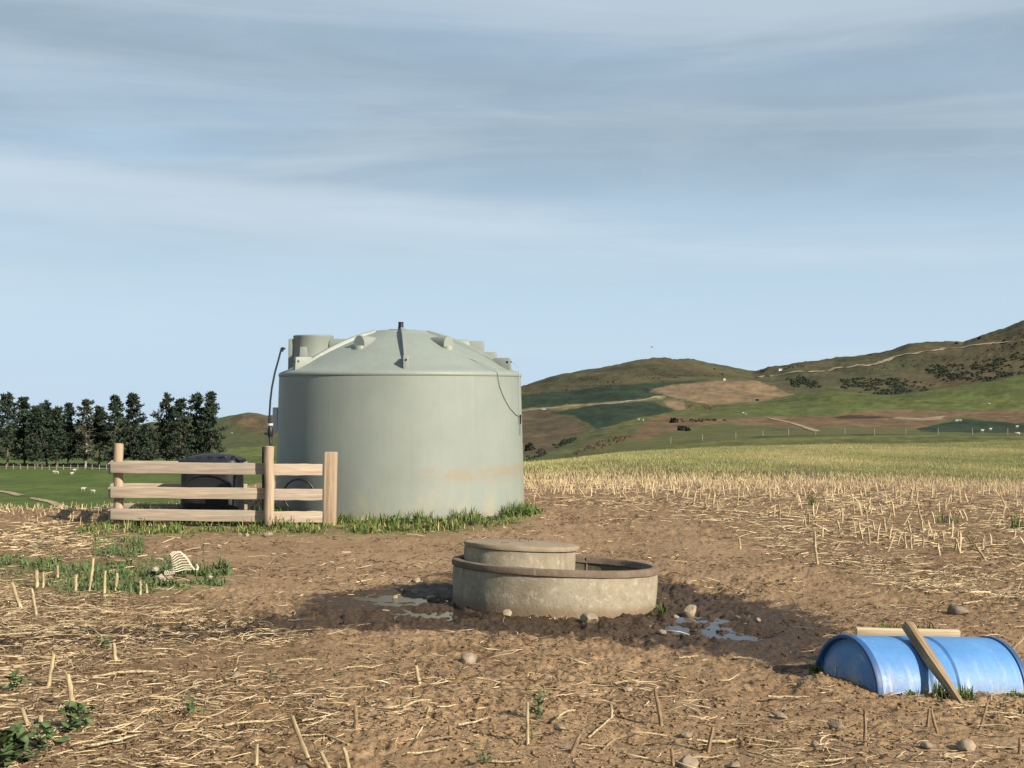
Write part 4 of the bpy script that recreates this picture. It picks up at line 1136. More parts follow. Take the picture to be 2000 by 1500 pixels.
STUBS = [
    (88, 1462, 78, 1397, 11, 'thick pale cut stalk rising from the weeds in the bottom left corner'),
    (147, 1385, 132, 1317, 11, 'tall leaning cut stalk with leafy weed at its foot on the left'),
    (93, 1342, 104, 1277, 8, 'brown cut stalk leaning right in the left foreground'),
    (228, 1292, 221, 1256, 8, 'short pale stalk ending a heap of lying straw at left'),
    (175, 1154, 182, 1091, 6, 'tallest thin pale stalk standing left of the bones'),
    (204, 1159, 205, 1115, 6, 'first stubby stalk right of the tallest stalk by the bones'),
    (225, 1154, 229, 1120, 6, 'second stubby stalk right of the tallest stalk by the bones'),
    (73, 1146, 71, 1114, 7, 'pale stalk stub in the green patch near the left edge'),
    (84, 1146, 85, 1118, 5, 'thin stalk stub twin beside another in the left green patch'),
    (147, 1158, 149, 1123, 6, 'pale stub just left of the tallest stalk by the bones'),
    (113, 1128, 112, 1105, 5, 'small stub at the back of the left green patch'),
    (275, 1161, 274, 1135, 5, 'small upright stub under the bones'),
    (288, 1158, 285, 1140, 5, 'shortest stub under the bones on the right'),
    (43, 1187, 23, 1138, 8, 'fat stalk leaning left near the left edge'),
    (72, 1202, 62, 1150, 6, 'brownish stalk leaning left beside the fat leaning one'),
    (60, 1420, 43, 1382, 9, 'stalk with ragged top in the bottom left weeds'),
    (500, 1492, 502, 1453, 7, 'upright thin stub at the bottom between centre and left'),
    (606, 1481, 570, 1398, 9, 'long bent stalk leaning left at the bottom middle left'),
    (650, 1503, 626, 1467, 9, 'short fat stub leaning left at the bottom edge'),
    (686, 1503, 671, 1460, 9, 'greenish yellow stub at the bottom edge next to a fat stub'),
    (821, 1334, 812, 1300, 8, 'lone pointed pale stub on bare soil below the trough'),
    (695, 1424, 695, 1378, 9, 'dark brown rotting stub in the middle left foreground', 'straw_dull'),
    (1031, 1451, 1030, 1371, 7, 'slim upright stalk beside a small weed at bottom centre'),
    (880, 1445, 879, 1416, 7, 'short brown stub at bottom centre left', 'straw_dull'),
    (1294, 1415, 1279, 1344, 8, 'brown peeling stalk leaning left right of bottom centre', 'straw_dull'),
    (1114, 1469, 1132, 1434, 9, 'olive brown stub leaning right at bottom centre', 'straw_dull'),
    (1380, 1469, 1392, 1420, 8, 'brown stub leaning right beside white lying stalks', 'straw_dull'),
    (1315, 1494, 1312, 1461, 8, 'brown stub next to the big bottom edge stone', 'straw_dull'),
    (1195, 1400, 1194, 1377, 6, 'small stub above a slanting lying stalk at bottom centre'),
    (1690, 1454, 1689, 1387, 7, 'straight dark brown stake-like stub in the right foreground', 'straw_dull'),
    (1810, 1420, 1814, 1384, 6, 'left half of the crossed brown stub pair below the barrel', 'straw_dull'),
    (1834, 1433, 1819, 1386, 6, 'right half of the crossed brown stub pair below the barrel', 'straw_dull'),
    (1912, 1420, 1928, 1373, 6, 'thin brown stub leaning right below the barrel end', 'straw_dull'),
    (1992, 1473, 1992, 1441, 7, 'stub at the right edge of the foreground', 'straw_dull'),
    (1592, 1070, 1591, 1038, 5, 'tall thin stub standing alone in the right straw field'),
    (1597, 1101, 1592, 1068, 5, 'crooked stub just below the tall thin one in the straw field'),
    (1446, 1072, 1444, 1050, 4, 'stub at the left border of the straw field'),
    (1770, 1070, 1766, 1040, 4, 'left upright of a stub cluster in the right straw field'),
    (1780, 1072, 1779, 1045, 4, 'right upright of a stub cluster in the right straw field'),
    (1930, 1097, 1904, 1062, 5, 'long stalk leaning left in the right straw field'),
]
for s_ in STUBS: stub(*s_)


# ------------------------------------------------------------------ scattered straw, stubble and clods
def sticks(name, P0, D, L, rad, bend, mat, sides=3, rings=3, kind='stuff', label=None, bend2=None, flat=0.7):
    """many thin bent stalks in one mesh. P0 base, D unit direction, L length, bend vectors"""
    n = len(P0); vs = np.zeros((n, rings, sides, 3))
    ref = np.where(np.abs(D[:, 2:3]) > 0.8, np.array([[1.0, 0, 0]]), np.array([[0, 0, 1.0]]))
    A = np.cross(D, ref); A /= np.linalg.norm(A, axis=1, keepdims=True) + 1e-9; B = np.cross(D, A)
    for i in range(rings):
        f_ = i / (rings - 1)
        c = P0 + D * (L * f_)[:, None] + bend * (4 * f_ * (1 - f_) if rings > 2 else 0)
        if bend2 is not None: c = c + bend2 * math.sin(2 * math.pi * f_)
        r = rad * (1.0 - 0.45 * f_) * (1.0 if bend2 is None else 0.75 + 0.5 * math.sin(math.pi * f_))
        for k in range(sides):
            a = 2 * math.pi * k / sides + 0.5
            vs[:, i, k] = c + (A * math.cos(a) + B * math.sin(a) * flat) * r[:, None]
    base = np.arange(n)[:, None] * (rings * sides); fs = []
    for i in range(rings - 1):
        for k in range(sides):
            fs.append(np.concatenate([base + i * sides + k, base + i * sides + (k + 1) % sides, base + (i + 1) * sides + (k + 1) % sides, base + (i + 1) * sides + k], 1))
    Fq = np.stack(fs, 1).reshape(-1, 4)
    me = np_mesh(name, vs.reshape(-1, 3), Fq, False)
    o = link(name, me, mat); tag(o, label=label, kind=kind)
    return o


def sample(nmax, y0, y1, umax=0.47):
    """uniform over the ground between two distances"""
    Y = np.sqrt(rng.random(nmax) * (y1 ** 2 - y0 ** 2) + y0 ** 2); X = (rng.random(nmax) * 2 - 1) * umax * Y
    return X, Y


OBST = [(TX, TY, 1.72), (TRX, TRY, 0.84)]


def clear(X, Y):
    ok = np.ones(len(X), bool)
    for (a, b, r) in OBST: ok &= (X - a) ** 2 + (Y - b) ** 2 > r * r
    rel = np.stack([X - 1.861, Y - 7.06], 1); u_ = rel @ np.array([.943, .333]); v_ = rel @ np.array([-.333, .943])
    ok &= ~((u_ > -0.03) & (u_ < 1.05) & (np.abs(v_) < 0.31))
    return ok


def density(X, Y, dens=None):
    px = 1000 + F * X / Y; py = HZ + EYE * F / Y
    d = np.full(len(X), 0.10 if dens is None else dens)
    d = np.maximum(d, 1.0 * sstep(-20, 40, inpoly(px, py, STRAWPOLY[0])))
    d = np.maximum(d, 0.85 * sstep(-30, 60, inpoly(px, py, STRAWPOLY[1])))
    d = np.maximum(d, 0.42 * sstep(1270, 1400, py))
    cl = sstep(-0.10, 0.35, fbm(X / 0.7, Y / 0.7, 91, 3) + 0.08)
    d = d * (0.25 + 1.1 * cl)
    wet = inpoly(X, Y, WETPOLY)
    d = d * (1 - 0.88 * sstep(-0.1, 0.25, wet) * sstep(520, 760, px))
    for p in GREENPOLY: d = d * (1 - 0.7 * sstep(-5, 10, inpoly(px, py, p)))
    return d


def lying(n, y0, y1, dens_gain, l0, l1, r0, r1, name, mat, bendy=0.12, tiltmax=0.25, label=None):
    df = 0.45 if mat == 'debris_shade' else None
    X, Y = sample(n, y0, y1); k = (rng.random(n) < density(X, Y, df) * dens_gain) & clear(X, Y); X, Y = X[k], Y[k]; n = len(X)
    th = rng.normal(0.0, 0.95, n) + np.where(rng.random(n) < .5, 0, math.pi)
    tl = rng.normal(0.03, tiltmax * 0.5, n)
    D = np.stack([np.cos(th) * np.cos(tl), np.sin(th) * np.cos(tl), np.sin(tl)], 1)
    L = l0 + (l1 - l0) * rng.random(n) ** 2.2; rad = r0 + (r1 - r0) * rng.random(n) ** 2
    zc = ground_z(X, Y); ze = ground_z(X + D[:, 0] * L, Y + D[:, 1] * L)
    D[:, 2] += np.clip((ze - zc) / L, -0.3, 0.3) * 0.8; D /= np.linalg.norm(D, axis=1, keepdims=True)
    P0 = np.stack([X, Y, np.maximum(zc, zc) + rad * 0.8 + 0.002], 1)
    bend = np.stack([-np.sin(th), np.cos(th), 0.35 * rng.random(n)], 1) * (rng.normal(0, bendy, n) * L)[:, None]; bend[:, 2] = np.abs(bend[:, 2])
    if Y.max() < 15:
        b2 = np.stack([-np.sin(th), np.cos(th), 0.3 * rng.random(n)], 1) * (rng.normal(0, bendy * .45, n) * L)[:, None]
        return sticks(name, P0, D, L, rad, bend, mat, 3, 5, label=label, bend2=b2, flat=0.45)
    return sticks(name, P0, D, L, rad, bend, mat, label=label)


lying(36000, 5.0, 11.0, 0.72, 0.03, 0.20, 0.0012, 0.0062, 'straw_litter', 'straw', 0.22, label='loose pale straw pieces strewn over the near soil')
lying(60000, 10.0, 24.0, 0.68, 0.04, 0.27, 0.0022, 0.0095, 'straw_litter', 'straw', 0.12, label='loose pale straw strewn over the soil farther back')
lying(30000, 5.0, 14.0, 0.80, 0.02, 0.17, 0.0015, 0.006, 'straw_litter', 'straw_dull', 0.24, label='dull brown plant scraps strewn over the soil')

lying(26000, 5.0, 10.0, 0.85, 0.015, 0.09, 0.002, 0.007, 'plant_debris_shade', 'debris_shade', 0.2, 0.35, label='dark scraps over the near soil, some standing for small shadows')  # dark scraps, their colour also standing in for small shadows on the soil
lying(60000, 9.5, 22.0, 0.55, 0.02, 0.13, 0.003, 0.008, 'plant_debris_shade', 'debris_shade', 0.2, 0.5, label='dark scraps over the soil farther back, some standing for small shadows')

# the larger lying stalks, one by one
random.seed(3)
PROTO = []
for k in range(6):
    mb = MB(); L = 1.0; b = random.uniform(-0.10, 0.10)
    pts = [(-0.5 + i / 7, b * math.sin(math.pi * i / 7) + random.uniform(-.008, .008), 0.02 * math.sin(i * 2.1 + k)) for i in range(8)]
    rad = [0.040 * (1 - 0.045 * i) * (1.22 if i in (2, 5) else 1) for i in range(8)]
    mb.tube(pts, rad, 7, jitter=0.10); PROTO.append((mb.mesh('lying_stalk', 55)))
for k, me in enumerate(PROTO): me.materials.append(M['straw_dull' if k == 5 else 'stalk_pale'])
BIG = [(60, 1240, 150, 8), (150, 1248, 130, -4), (185, 1243, 70, -30), (60, 1305, 120, 8), (245, 1325, 110, 12), (320, 1215, 90, -5), (345, 1196, 70, 4), (300, 1208, 60, -14), (25, 1360, 70, 10), (20, 1232, 70, -20),
       (120, 1430, 60, 35), (250, 1400, 60, 25), (225, 1455, 70, 30), (210, 1497, 80, -3), (480, 1415, 100, 14), (430, 1470, 60, -10), (590, 1295, 60, 4), (640, 1385, 55, -12), (627, 1405, 60, 30), (695, 1315, 60, 5), (610, 1440, 55, 2),
       (660, 1450, 50, -30), (835, 1475, 80, 10), (870, 1448, 60, 6), (925, 1415, 60, 18), (815, 1378, 50, 22), (990, 1490, 60, -3), (1175, 1425, 60, 45), (1105, 1405, 40, 40), (1200, 1455, 55, 40), (1225, 1334, 50, 8), (1400, 1450, 80, 4),
       (1160, 1465, 50, -8), (1495, 1485, 60, -28), (1540, 1368, 80, -2), (1560, 1332, 40, 25), (1345, 1283, 40, 4), (1455, 1285, 40, -10), (700, 1262, 60, -3), (1640, 1490, 60, 3), (1860, 1480, 50, 2), (1940, 1440, 60, -8), (1960, 1395, 70, -6),
       (1500, 1052, 60, 8), (1640, 1068, 60, 30), (1850, 1130, 60, -20), (1900, 1180, 50, 10), (1960, 1150, 60, 15), (1700, 1125, 50, -6), (1560, 1137, 25, 3), (1795, 1065, 40, -15), (1680, 1010, 40, 5), (1430, 1000, 45, 6), (1540, 985, 40, -4)]
LYING = []
LMARK = [('the fat stalk leaning left near the left edge', 43, 1187), ('the tallest thin stalk by the bones', 175, 1154), ('the brown leaning stalk at left', 93, 1342), ('the short stalk ending the straw heap', 228, 1292), ('the rounded grey stone below the bones', 390, 1212),
         ('the thick stalk in the bottom left weeds', 88, 1462), ('the stone with a hollow at left', 460, 1325), ('the thin bottom stub left of centre', 500, 1492), ('the long bent stalk at bottom', 606, 1481), ('the rotting brown stub', 695, 1424), ('the half-sunk smooth stone', 744, 1342),
         ('the lone pointed stub', 821, 1334), ('the wedge stone below the trough', 915, 1293), ('the slim upright stalk at bottom centre', 1031, 1451), ('the olive brown stub at bottom centre', 1114, 1469), ('the brown peeling stalk', 1294, 1415), ('the brown stub right of bottom centre', 1380, 1469),
         ('the right puddle', 1380, 1225), ('the oval smooth stone', 1523, 1404), ('the straight dark stub at right', 1690, 1454), ('the large bottom right stone', 1889, 1467), ('the thin stub below the barrel end', 1912, 1420), ('the dark round rock', 1873, 1200), ('the tall thin stub of the straw field', 1592, 1070), ('the stub at the straw field border', 1446, 1072), ('the stub cluster in the straw field', 1775, 1070), ('the long leaning stalk of the straw field', 1930, 1097)]
for k, (px, py, Lpx, ang) in enumerate(BIG):
    X, Y = gpt(px, py); L = Lpx / F * Y
    dy = math.tan(R(ang)) * L / max(0.12, EYE / Y) * 0.6
    yaw = math.atan2(dy, L); LL = min(math.hypot(L, dy), 0.55)
    o = link('lying_stalk', PROTO[k % 6], None, None, (X, Y, gz(X, Y) + 0.012 + 0.012 * random.random()), (random.uniform(0, 6), random.uniform(-.08, .04), yaw))
    th = random.uniform(0.06, 0.15) / max(LL, 0.12) * 0.9
    o.scale = (LL, th * LL * 1.0 + 0.05, th * LL * 0.85 + 0.05)
    tag(o, None, 'stalk', 'thick cut stalks lying on the soil'); LYING.append((o, px, py))
_seen = {}
for (o, px, py) in LYING:
    nm, lx, ly = min(LMARK, key=lambda q: math.hypot(q[1] - px, (q[2] - py) * 1.6))
    dx, dy = px - lx, (py - ly) * 1.6
    side = ('right of' if dx > 0 else 'left of') if abs(dx) > abs(dy) else ('in front of' if dy > 0 else 'behind')
    _seen.setdefault((nm, side), []).append((math.hypot(dx, dy), o))
for (nm, side), lst in _seen.items():
    lst.sort(key=lambda q: q[0])
    for i, (d_, o) in enumerate(lst):
        rank = '' if len(lst) == 1 else ('nearest ', 'second nearest ', 'third nearest ', 'fourth nearest ', 'fifth nearest ', 'sixth nearest ', 'seventh nearest ')[min(i, 6)]
        o['label'] = rank + 'lying stalk ' + side + ' ' + nm

# standing stubble: the nearer rows one by one, the rest as a mass
X, Y = sample(9000, 12.5, 25.5); px = 1000 + F * X / Y; py = HZ + EYE * F / Y
dd = inpoly(px, py, [(1030, 935), (2300, 940), (2300, 1180), (1950, 1150), (1750, 1090), (1500, 1020), (1300, 985), (1030, 960)])
k = (dd > 0) & (rng.random(len(X)) < 0.10 + 0.55 * sstep(18, 25, Y)); X, Y = X[k], Y[k]
o_ = np.argsort(Y); X, Y = X[o_], Y[o_]
n_ind = 200
SME = []
for q in range(5):
    random.seed(60 + q); mb = MB(); b_ = random.uniform(-.03, .03)
    mb.tube([(0, 0, -.04), (b_ * .2, 0, .05), (b_ * .6, .005, .10), (b_ * 1.3, 0, .155)], [0.0125, 0.011, 0.0115, 0.009], 6, jitter=.14)
    mb.tube([(b_ * 1.3, 0, .15), (b_ * 1.3 + .006, 0, .175)], [.006, .001], 4)
    if q in (1, 3):
        sd = random.choice((-1, 1)); mb.tube([(b_ * .6, 0, .10), (b_ * .6 + sd * .03, .01, .12), (b_ * .6 + sd * .06, .015, .085), (b_ * .6 + sd * .07, .02, .04)], [.006, .005, .004, .001], 4)
    me = mb.mesh('stubble_stalk', 60); me.materials.append(M['straw']); SME.append(me)
for i in range(min(n_ind, len(X))):
    o = link('stubble_stalk', SME[i % 5], None, None, (X[i], Y[i], gz_soft(X[i], Y[i])), (rng.normal(0, .22), rng.normal(0, .25), rng.random() * 6)); s_ = 0.6 + 0.7 * rng.random(); o.scale = (0.8 + .4 * rng.random(), 0.9, s_)
    tag(o, 'short pale stubble stalk standing in the nearer part of the right straw field', 'stalk', 'stubble stalks in the right straw field')
X, Y = X[n_ind:], Y[n_ind:]


def standing(X, Y, h0, h1, r0, r1, mat, name, label, lean=0.25):
    n = len(X); D = np.stack([rng.normal(0, lean, n), rng.normal(0, lean * .8, n), np.ones(n)], 1); D /= np.linalg.norm(D, axis=1, keepdims=True)
    L = h0 + (h1 - h0) * rng.random(n); rad = r0 + (r1 - r0) * rng.random(n)
    P0 = np.stack([X, Y, ground_z(X, Y) - 0.015], 1)
    return sticks(name, P0, D, L, rad, np.zeros((n, 3)), mat, 3, 2, label=label)


standing(X, Y, 0.05, 0.15, 0.006, 0.011, 'straw', 'stubble', 'pale standing stubble along the field edge')
X, Y = sample(36000, 18.0, 27.5, 0.46); px = 1000 + F * X / Y
k = (px > 1010) & (rng.random(len(X)) < 0.34 * sstep(18.6, 22.5, Y + 1.3 * fbm(px / 120, Y * 0, 141, 3) + 1.6 * sstep(1500, 1000, px) - 0.8) * sstep(27.5, 22.5, Y)); X, Y = X[k], Y[k]
standing(X, Y, 0.05, 0.14, 0.005, 0.010, 'straw', 'stubble', 'dense pale stubble belt at the near edge of the field', 0.35)
X, Y = sample(120000, 22.5, 78, 0.46); px = 1000 + F * X / Y
k = (px > 1000) & (rng.random(len(X)) < np.clip(1.25 - Y / 70, 0.25, 1)); X, Y = X[k], Y[k]; px = px[k]
gr = sstep(-0.12, 0.22, fbm(X / 9.0, Y / 14.0, 77, 3) + 0.25 * sstep(1400, 1900, px) * sstep(28, 40, Y) - 0.05)
gsel = rng.random(len(X)) < (0.25 + 0.68 * gr) * sstep(22, 27, Y)
standing(X[~gsel], Y[~gsel], 0.04, 0.13, 0.005, 0.011, 'stubble_yellow', 'stubble', 'pale yellow stubble covering the rolling field', 0.32)
standing(X[gsel], Y[gsel], 0.04, 0.11, 0.009, 0.018, 'stubble_green', 'stubble', 'green regrowth between the stubble of the rolling field', 0.4)
X, Y = sample(9000, 14.5, 22.0, 0.55); px = 1000 + F * X / Y; py = HZ + EYE * F / Y
k = ((px < 215) & (Y > 15.2) & (Y < 18.5) & (rng.random(len(X)) < 0.25 + 0.5 * (Y > 16.6))) | ((px > 215) & (px < 560) & (Y > 17.5) & (rng.random(len(X)) < .5)); X, Y = X[k], Y[k]
standing(X, Y, 0.03, 0.13, 0.004, 0.009, 'straw', 'stubble', 'pale stubble on the crest left of the rails', 0.4)

# clods
def clods(n, y0, y1, s0, s1, gain, label):
    X, Y = sample(n, y0, y1); px = 1000 + F * X / Y; py = HZ + EYE * F / Y
    d = 0.25 + 0.75 * sstep(1230, 1420, py); d = np.maximum(d, 0.6 * sstep(-20, 40, inpoly(px, py, STRAWPOLY[0])))
    k = (rng.random(n) < d * gain * (0.3 + 1.2 * sstep(-.1, .3, fbm(X / .5, Y / .5, 95, 3)))) & clear(X, Y); X, Y = X[k], Y[k]; n = len(X)
    s = s0 + (s1 - s0) * rng.random(n) ** 3
    oc = np.array([[1, 0, 0], [-1, 0, 0], [0, 1, 0], [0, -1, 0], [0, 0, 1], [0, 0, -1], [.62, .62, .5], [-.62, .6, .45], [.6, -.62, .5], [-.6, -.62, .45]], float)
    of = np.array([[4, 0, 6], [4, 6, 2], [4, 2, 7], [4, 7, 1], [4, 1, 9], [4, 9, 3], [4, 3, 8], [4, 8, 0], [0, 2, 6], [2, 1, 7], [1, 3, 9], [3, 0, 8], [5, 2, 0], [5, 1, 2], [5, 3, 1], [5, 0, 3]])
    V = oc[None] * (1 + rng.normal(0, .38, (n, 10, 1))); V = V * s[:, None, None] * np.stack([1 + .5 * rng.random(n), 1 + .3 * rng.random(n), .55 + .3 * rng.random(n)], 1)[:, None, :]
    th = rng.random(n) * 6.28; c, sn = np.cos(th)[:, None], np.sin(th)[:, None]
    V = np.stack([V[..., 0] * c - V[..., 1] * sn, V[..., 0] * sn + V[..., 1] * c, V[..., 2]], -1)
    V += np.stack([X, Y, ground_z(X, Y) + s * .15], 1)[:, None, :]
    Fc = (of[None] + (np.arange(n) * 10)[:, None, None]).reshape(-1, 3)
    V = V.reshape(-1, 3); me = np_mesh('soil_clods', V, Fc, False)
    fattr(me, 'wet', np.clip(inpoly(V[:, 0], V[:, 1], WETPOLY) / 0.8 + 0.5, 0, 1)); fattr(me, 'straw', np.zeros(len(V))); fattr(me, 'green', np.zeros(len(V)))
    tag(link('soil_clods', me, 'soil'), label=label, kind='stuff')


clods(34000, 5.0, 9.0, 0.002, 0.013, 0.8, 'loose brown soil clods in the foreground')
clods(26000, 9.0, 20.0, 0.003, 0.014, 0.45, 'loose brown soil clods farther back')


# ------------------------------------------------------------------ grass and weeds
def blades(name, X, Y, h0, h1, w, mat, parent=None, kind='stuff', label=None, spread=0.6, zoff=None, base=None):
    n = len(X); th = rng.random(n) * 6.28; L = (h0 + (h1 - h0) * rng.random(n) ** 1.4) * (0.55 + 0.9 * sstep(-0.3, 0.35, fbm(X / 0.3, Y / 0.3, 127, 2))); ln = np.abs(rng.normal(0, spread, n))
    z = ground_z(X, Y) if zoff is None else zoff
    dx, dy = np.cos(th), np.sin(th); ph = rng.random(n) * 6.28; sx_, sy_ = np.cos(ph), np.sin(ph)
    V = np.zeros((n, 7, 3))
    for i, (f_, wf) in enumerate(((0, 1.0), (0.45, 0.9), (0.8, 0.55), (1.0, 0.0))):
        cx = X + dx * L * ln * f_ ** 1.8 * 0.8; cy = Y + dy * L * ln * f_ ** 1.8 * 0.8; cz = z - 0.01 + L * (f_ - 0.35 * ln * f_ ** 2.2)
        if i < 3:
            V[:, i * 2] = np.stack([cx - sx_ * w * wf, cy - sy_ * w * wf, cz], 1); V[:, i * 2 + 1] = np.stack([cx + sx_ * w * wf, cy + sy_ * w * wf, cz], 1)
        else: V[:, 6] = np.stack([cx, cy, cz], 1)
    if base is not None: V -= np.array(base)[None, None, :]
    b = (np.arange(n) * 7)[:, None]
    Fc = np.concatenate([b + np.array([[0, 1, 3]]), b + np.array([[0, 3, 2]]), b + np.array([[2, 3, 5]]), b + np.array([[2, 5, 4]]), b + np.array([[4, 5, 6]])], 0)
    me = np_mesh(name, V.reshape(-1, 3), Fc, False)
    o = link(name, me, mat, parent)
    if kind: tag(o, label=label, kind=kind)
    return o


def in_px(poly, n, zref=0.0):
    xs = [p[0] for p in poly]; ys = [p[1] for p in poly]
    X0 = rng.uniform(min(xs), max(xs), n * 4); Y0 = rng.uniform(min(ys), max(ys), n * 4)
    k = (inpoly(X0, Y0, poly) + 6 * fbm(X0 / 14, Y0 / 6, 88, 3)) > 0
    X0, Y0 = X0[k][:n], Y0[k][:n]
    Y = EYE * F / (Y0 - HZ); X = (X0 - 1000) / F * Y
    c = clear(X, Y) & (rng.random(len(X)) < sstep(-0.22, 0.22, fbm(X / 0.22, Y / 0.22, 123, 3)))
    return X[c], Y[c]


gp = [(150, 1040), (225, 1024), (420, 1026), (660, 1020), (800, 1026), (920, 1020), (1035, 1000), (1040, 1016), (985, 1030), (880, 1040), (760, 1045), (560, 1043), (400, 1042), (160, 1047)]
X, Y = in_px(gp, 7500); blades('grass', X, Y, 0.04, 0.15, 0.007, 'grass_blade', label='green grass strip along the foot of tank and rails', spread=1.0)
ang = rng.uniform(-85, 88, 2600); rr = TR + np.abs(rng.normal(0.02, 0.10, 2600)) + 0.01
blades('grass', TX + rr * np.sin(np.radians(ang)), TY - rr * np.cos(np.radians(ang)), 0.05, 0.17, 0.007, 'grass_blade', label='green grass against the tank wall', spread=0.9)
X, Y = in_px(gp, 2200); blades('grass', X, Y + .02, 0.03, 0.14, 0.005, 'grass_dry', label='dry grass mixed along the tank foot')
X = rng.uniform(-4.9, -2.4, 2600); Y = rng.uniform(15.3, 16.9, 2600); c = clear(X, Y); blades('grass', X[c], Y[c], 0.05, 0.17, 0.006, 'grass_blade', label='green grass inside the rail enclosure')
for poly, n, lab in (([(-40, 1088), (45, 1086), (60, 1108), (40, 1122), (-40, 1125)], 700, 'green weeds patch at the left edge'), ([(60, 1100), (120, 1092), (190, 1100), (310, 1092), (310, 1160), (200, 1158), (120, 1162), (70, 1140)], 1900, 'green weeds around the stalks left of the bones'),
                     ([(290, 1092), (330, 1095), (400, 1115), (440, 1098), (455, 1115), (440, 1138), (390, 1148), (330, 1150), (290, 1140)], 1900, 'green weeds round the bones'), ([(180, 1058), (280, 1052), (282, 1085), (185, 1088)], 600, 'thin green weeds in front of the rails'), ([(60, 1062), (110, 1060), (100, 1075), (65, 1076)], 120, 'sparse weeds on the soil at left')):
    X, Y = in_px(poly, int(n * 1.5)); blades('grass', X, Y, 0.02, 0.10, 0.008, 'weed_leaf', label=lab, spread=1.1)
    X, Y = in_px(poly, n // 3); blades('grass', X, Y, 0.02, 0.09, 0.005, 'grass_blade', label=lab + ', taller blades')


def tuft(px, py, wpx, hpx, n, label, mat='grass_blade', name='grass_tuft', bw=0.005):
    X, Y = gpt(px, py); zg = gz_soft(X, Y); X, Y = gpt(px, py, zg); s = wpx / F * Y / 2; h_ = hpx / F * Y
    o = empty(name, (X, Y, zg)); tag(o, label, 'grass' if name == 'grass_tuft' else 'weed', 'grass tufts on the soil' if name == 'grass_tuft' else None)
    bx_ = X + rng.normal(0, s * .45, n); by_ = Y + rng.normal(0, s * .35, n)
    blades('blades', bx_, by_, h_ * .5, h_ * 1.1, bw, mat, o, kind='stuff', base=(X, Y, zg), spread=0.7)
    blades('dry_blades', bx_[::5], by_[::5], h_ * .4, h_ * .9, bw * .8, 'grass_dry', o, kind='stuff', base=(X, Y, zg), spread=0.9)


for a in [(967, 1190, 38, 34, 60, 'green grass tuft growing against the front left of the trough'), (1294, 1205, 16, 34, 24, 'thin grass tuft at the right end of the trough'), (1740, 1232, 60, 26, 90, 'grass tuft behind the plank left of the stake'), (1795, 1230, 40, 24, 60, 'grass tuft behind the plank right of the stake'),
          (1780, 1357, 28, 26, 45, 'leftmost grass tuft at the front of the barrel'), (1840, 1358, 50, 28, 80, 'grass tuft left of the stake foot'), (1888, 1358, 34, 34, 60, 'grass tuft right of the stake foot'), (1985, 1358, 50, 26, 70, 'grass tuft at the barrel front by the right edge'), (1598, 1312, 26, 22, 24, 'sparse grass at the shaded barrel end'),
          (660, 1318, 22, 22, 16, 'small green sprig on straw at left of centre'), (1080, 1205, 90, 14, 60, 'dry root fringe along the front foot of the trough', 'grass_dry'), (1385, 1300, 24, 22, 14, 'dry sprig on mud edge left of the barrel', 'grass_dry'), (1850, 1020, 40, 22, 40, 'green regrowth tuft in the right straw field'), (1990, 1030, 50, 30, 60, 'green regrowth tuft at the right edge of the straw field'), (1585, 985, 30, 20, 30, 'small green regrowth tuft in the back of the straw field')]: tuft(*a)


def weed(px, py, wpx, hpx, n, label, stalky=False):
    X, Y = gpt(px, py); zg = gz_soft(X, Y); X, Y = gpt(px, py, zg); s = wpx / F * Y / 2 * 1.5; h_ = hpx / F * Y * 1.3; n = int(n * 2.2)
    o = empty('weed_plant', (X, Y, zg)); tag(o, label, 'weed')
    random.seed(int(px + py))
    mb = MB(); mb.tube([(0, 0, -.01), (.003, 0, h_ * .5), (-.002, 0, h_ * .85)], [.004, .003, .002], 5); mb.build('stem', 'weed_leaf', o)
    L = s * 0.75 if not stalky else s * 0.55
    L *= 0.8
    leaf = [(0, 0, 0), (.25 * L, .20 * L, .06 * L), (.6 * L, .27 * L, .09 * L), (L, 0, .0), (.6 * L, -.27 * L, .09 * L), (.25 * L, -.20 * L, .06 * L), (.5 * L, 0, .02 * L)]
    lf = [(0, 1, 6), (1, 2, 6), (2, 3, 6), (3, 4, 6), (4, 5, 6), (5, 0, 6)]
    mbl = MB(); mbl.add(leaf, lf); lme = mbl.mesh('leaf', 80); lme.materials.append(M['weed_leaf'])
    for k in range(n):
        q = link('leaf', lme, None, o, (random.gauss(0, s * .30) * (0.3 if stalky else 1), random.gauss(0, s * .25) * (0.3 if stalky else 1), h_ * random.random() * .9 + .008), (random.gauss(0, .3), random.uniform(-.9, .25), random.random() * 6.3))
        sc = random.uniform(.55, 1.15); q.scale = (sc, sc, sc)


for a in [(20, 1492, 90, 45, 34, 'leafy green weed clump filling the bottom left corner'), (85, 1462, 60, 40, 22, 'leafy weed wrapped around the thick bottom left stalk'), (152, 1428, 60, 34, 26, 'broad leaved weed at the foot of the tall leaning stalk'), (32, 1352, 44, 26, 16, 'small weed among stalks near the left edge'),
          (370, 1398, 34, 28, 14, 'small weed in the left foreground soil'), (1050, 1402, 36, 40, 18, 'dark green weed beside the slim upright stalk'), (945, 1492, 30, 22, 12, 'small weed at the bottom edge left of centre'), (1038, 1446, 18, 20, 8, 'tiny weed at the foot of the slim upright stalk'), (205, 1270, 24, 18, 8, 'tiny weed on the heap of straw at left'), (530, 1330, 18, 16, 7, 'tiny weed sprig right of the hollow stone')]: weed(*a)
weed(397, 1102, 16, 36, 22, 'thin dark upright weed standing behind the bones', True)


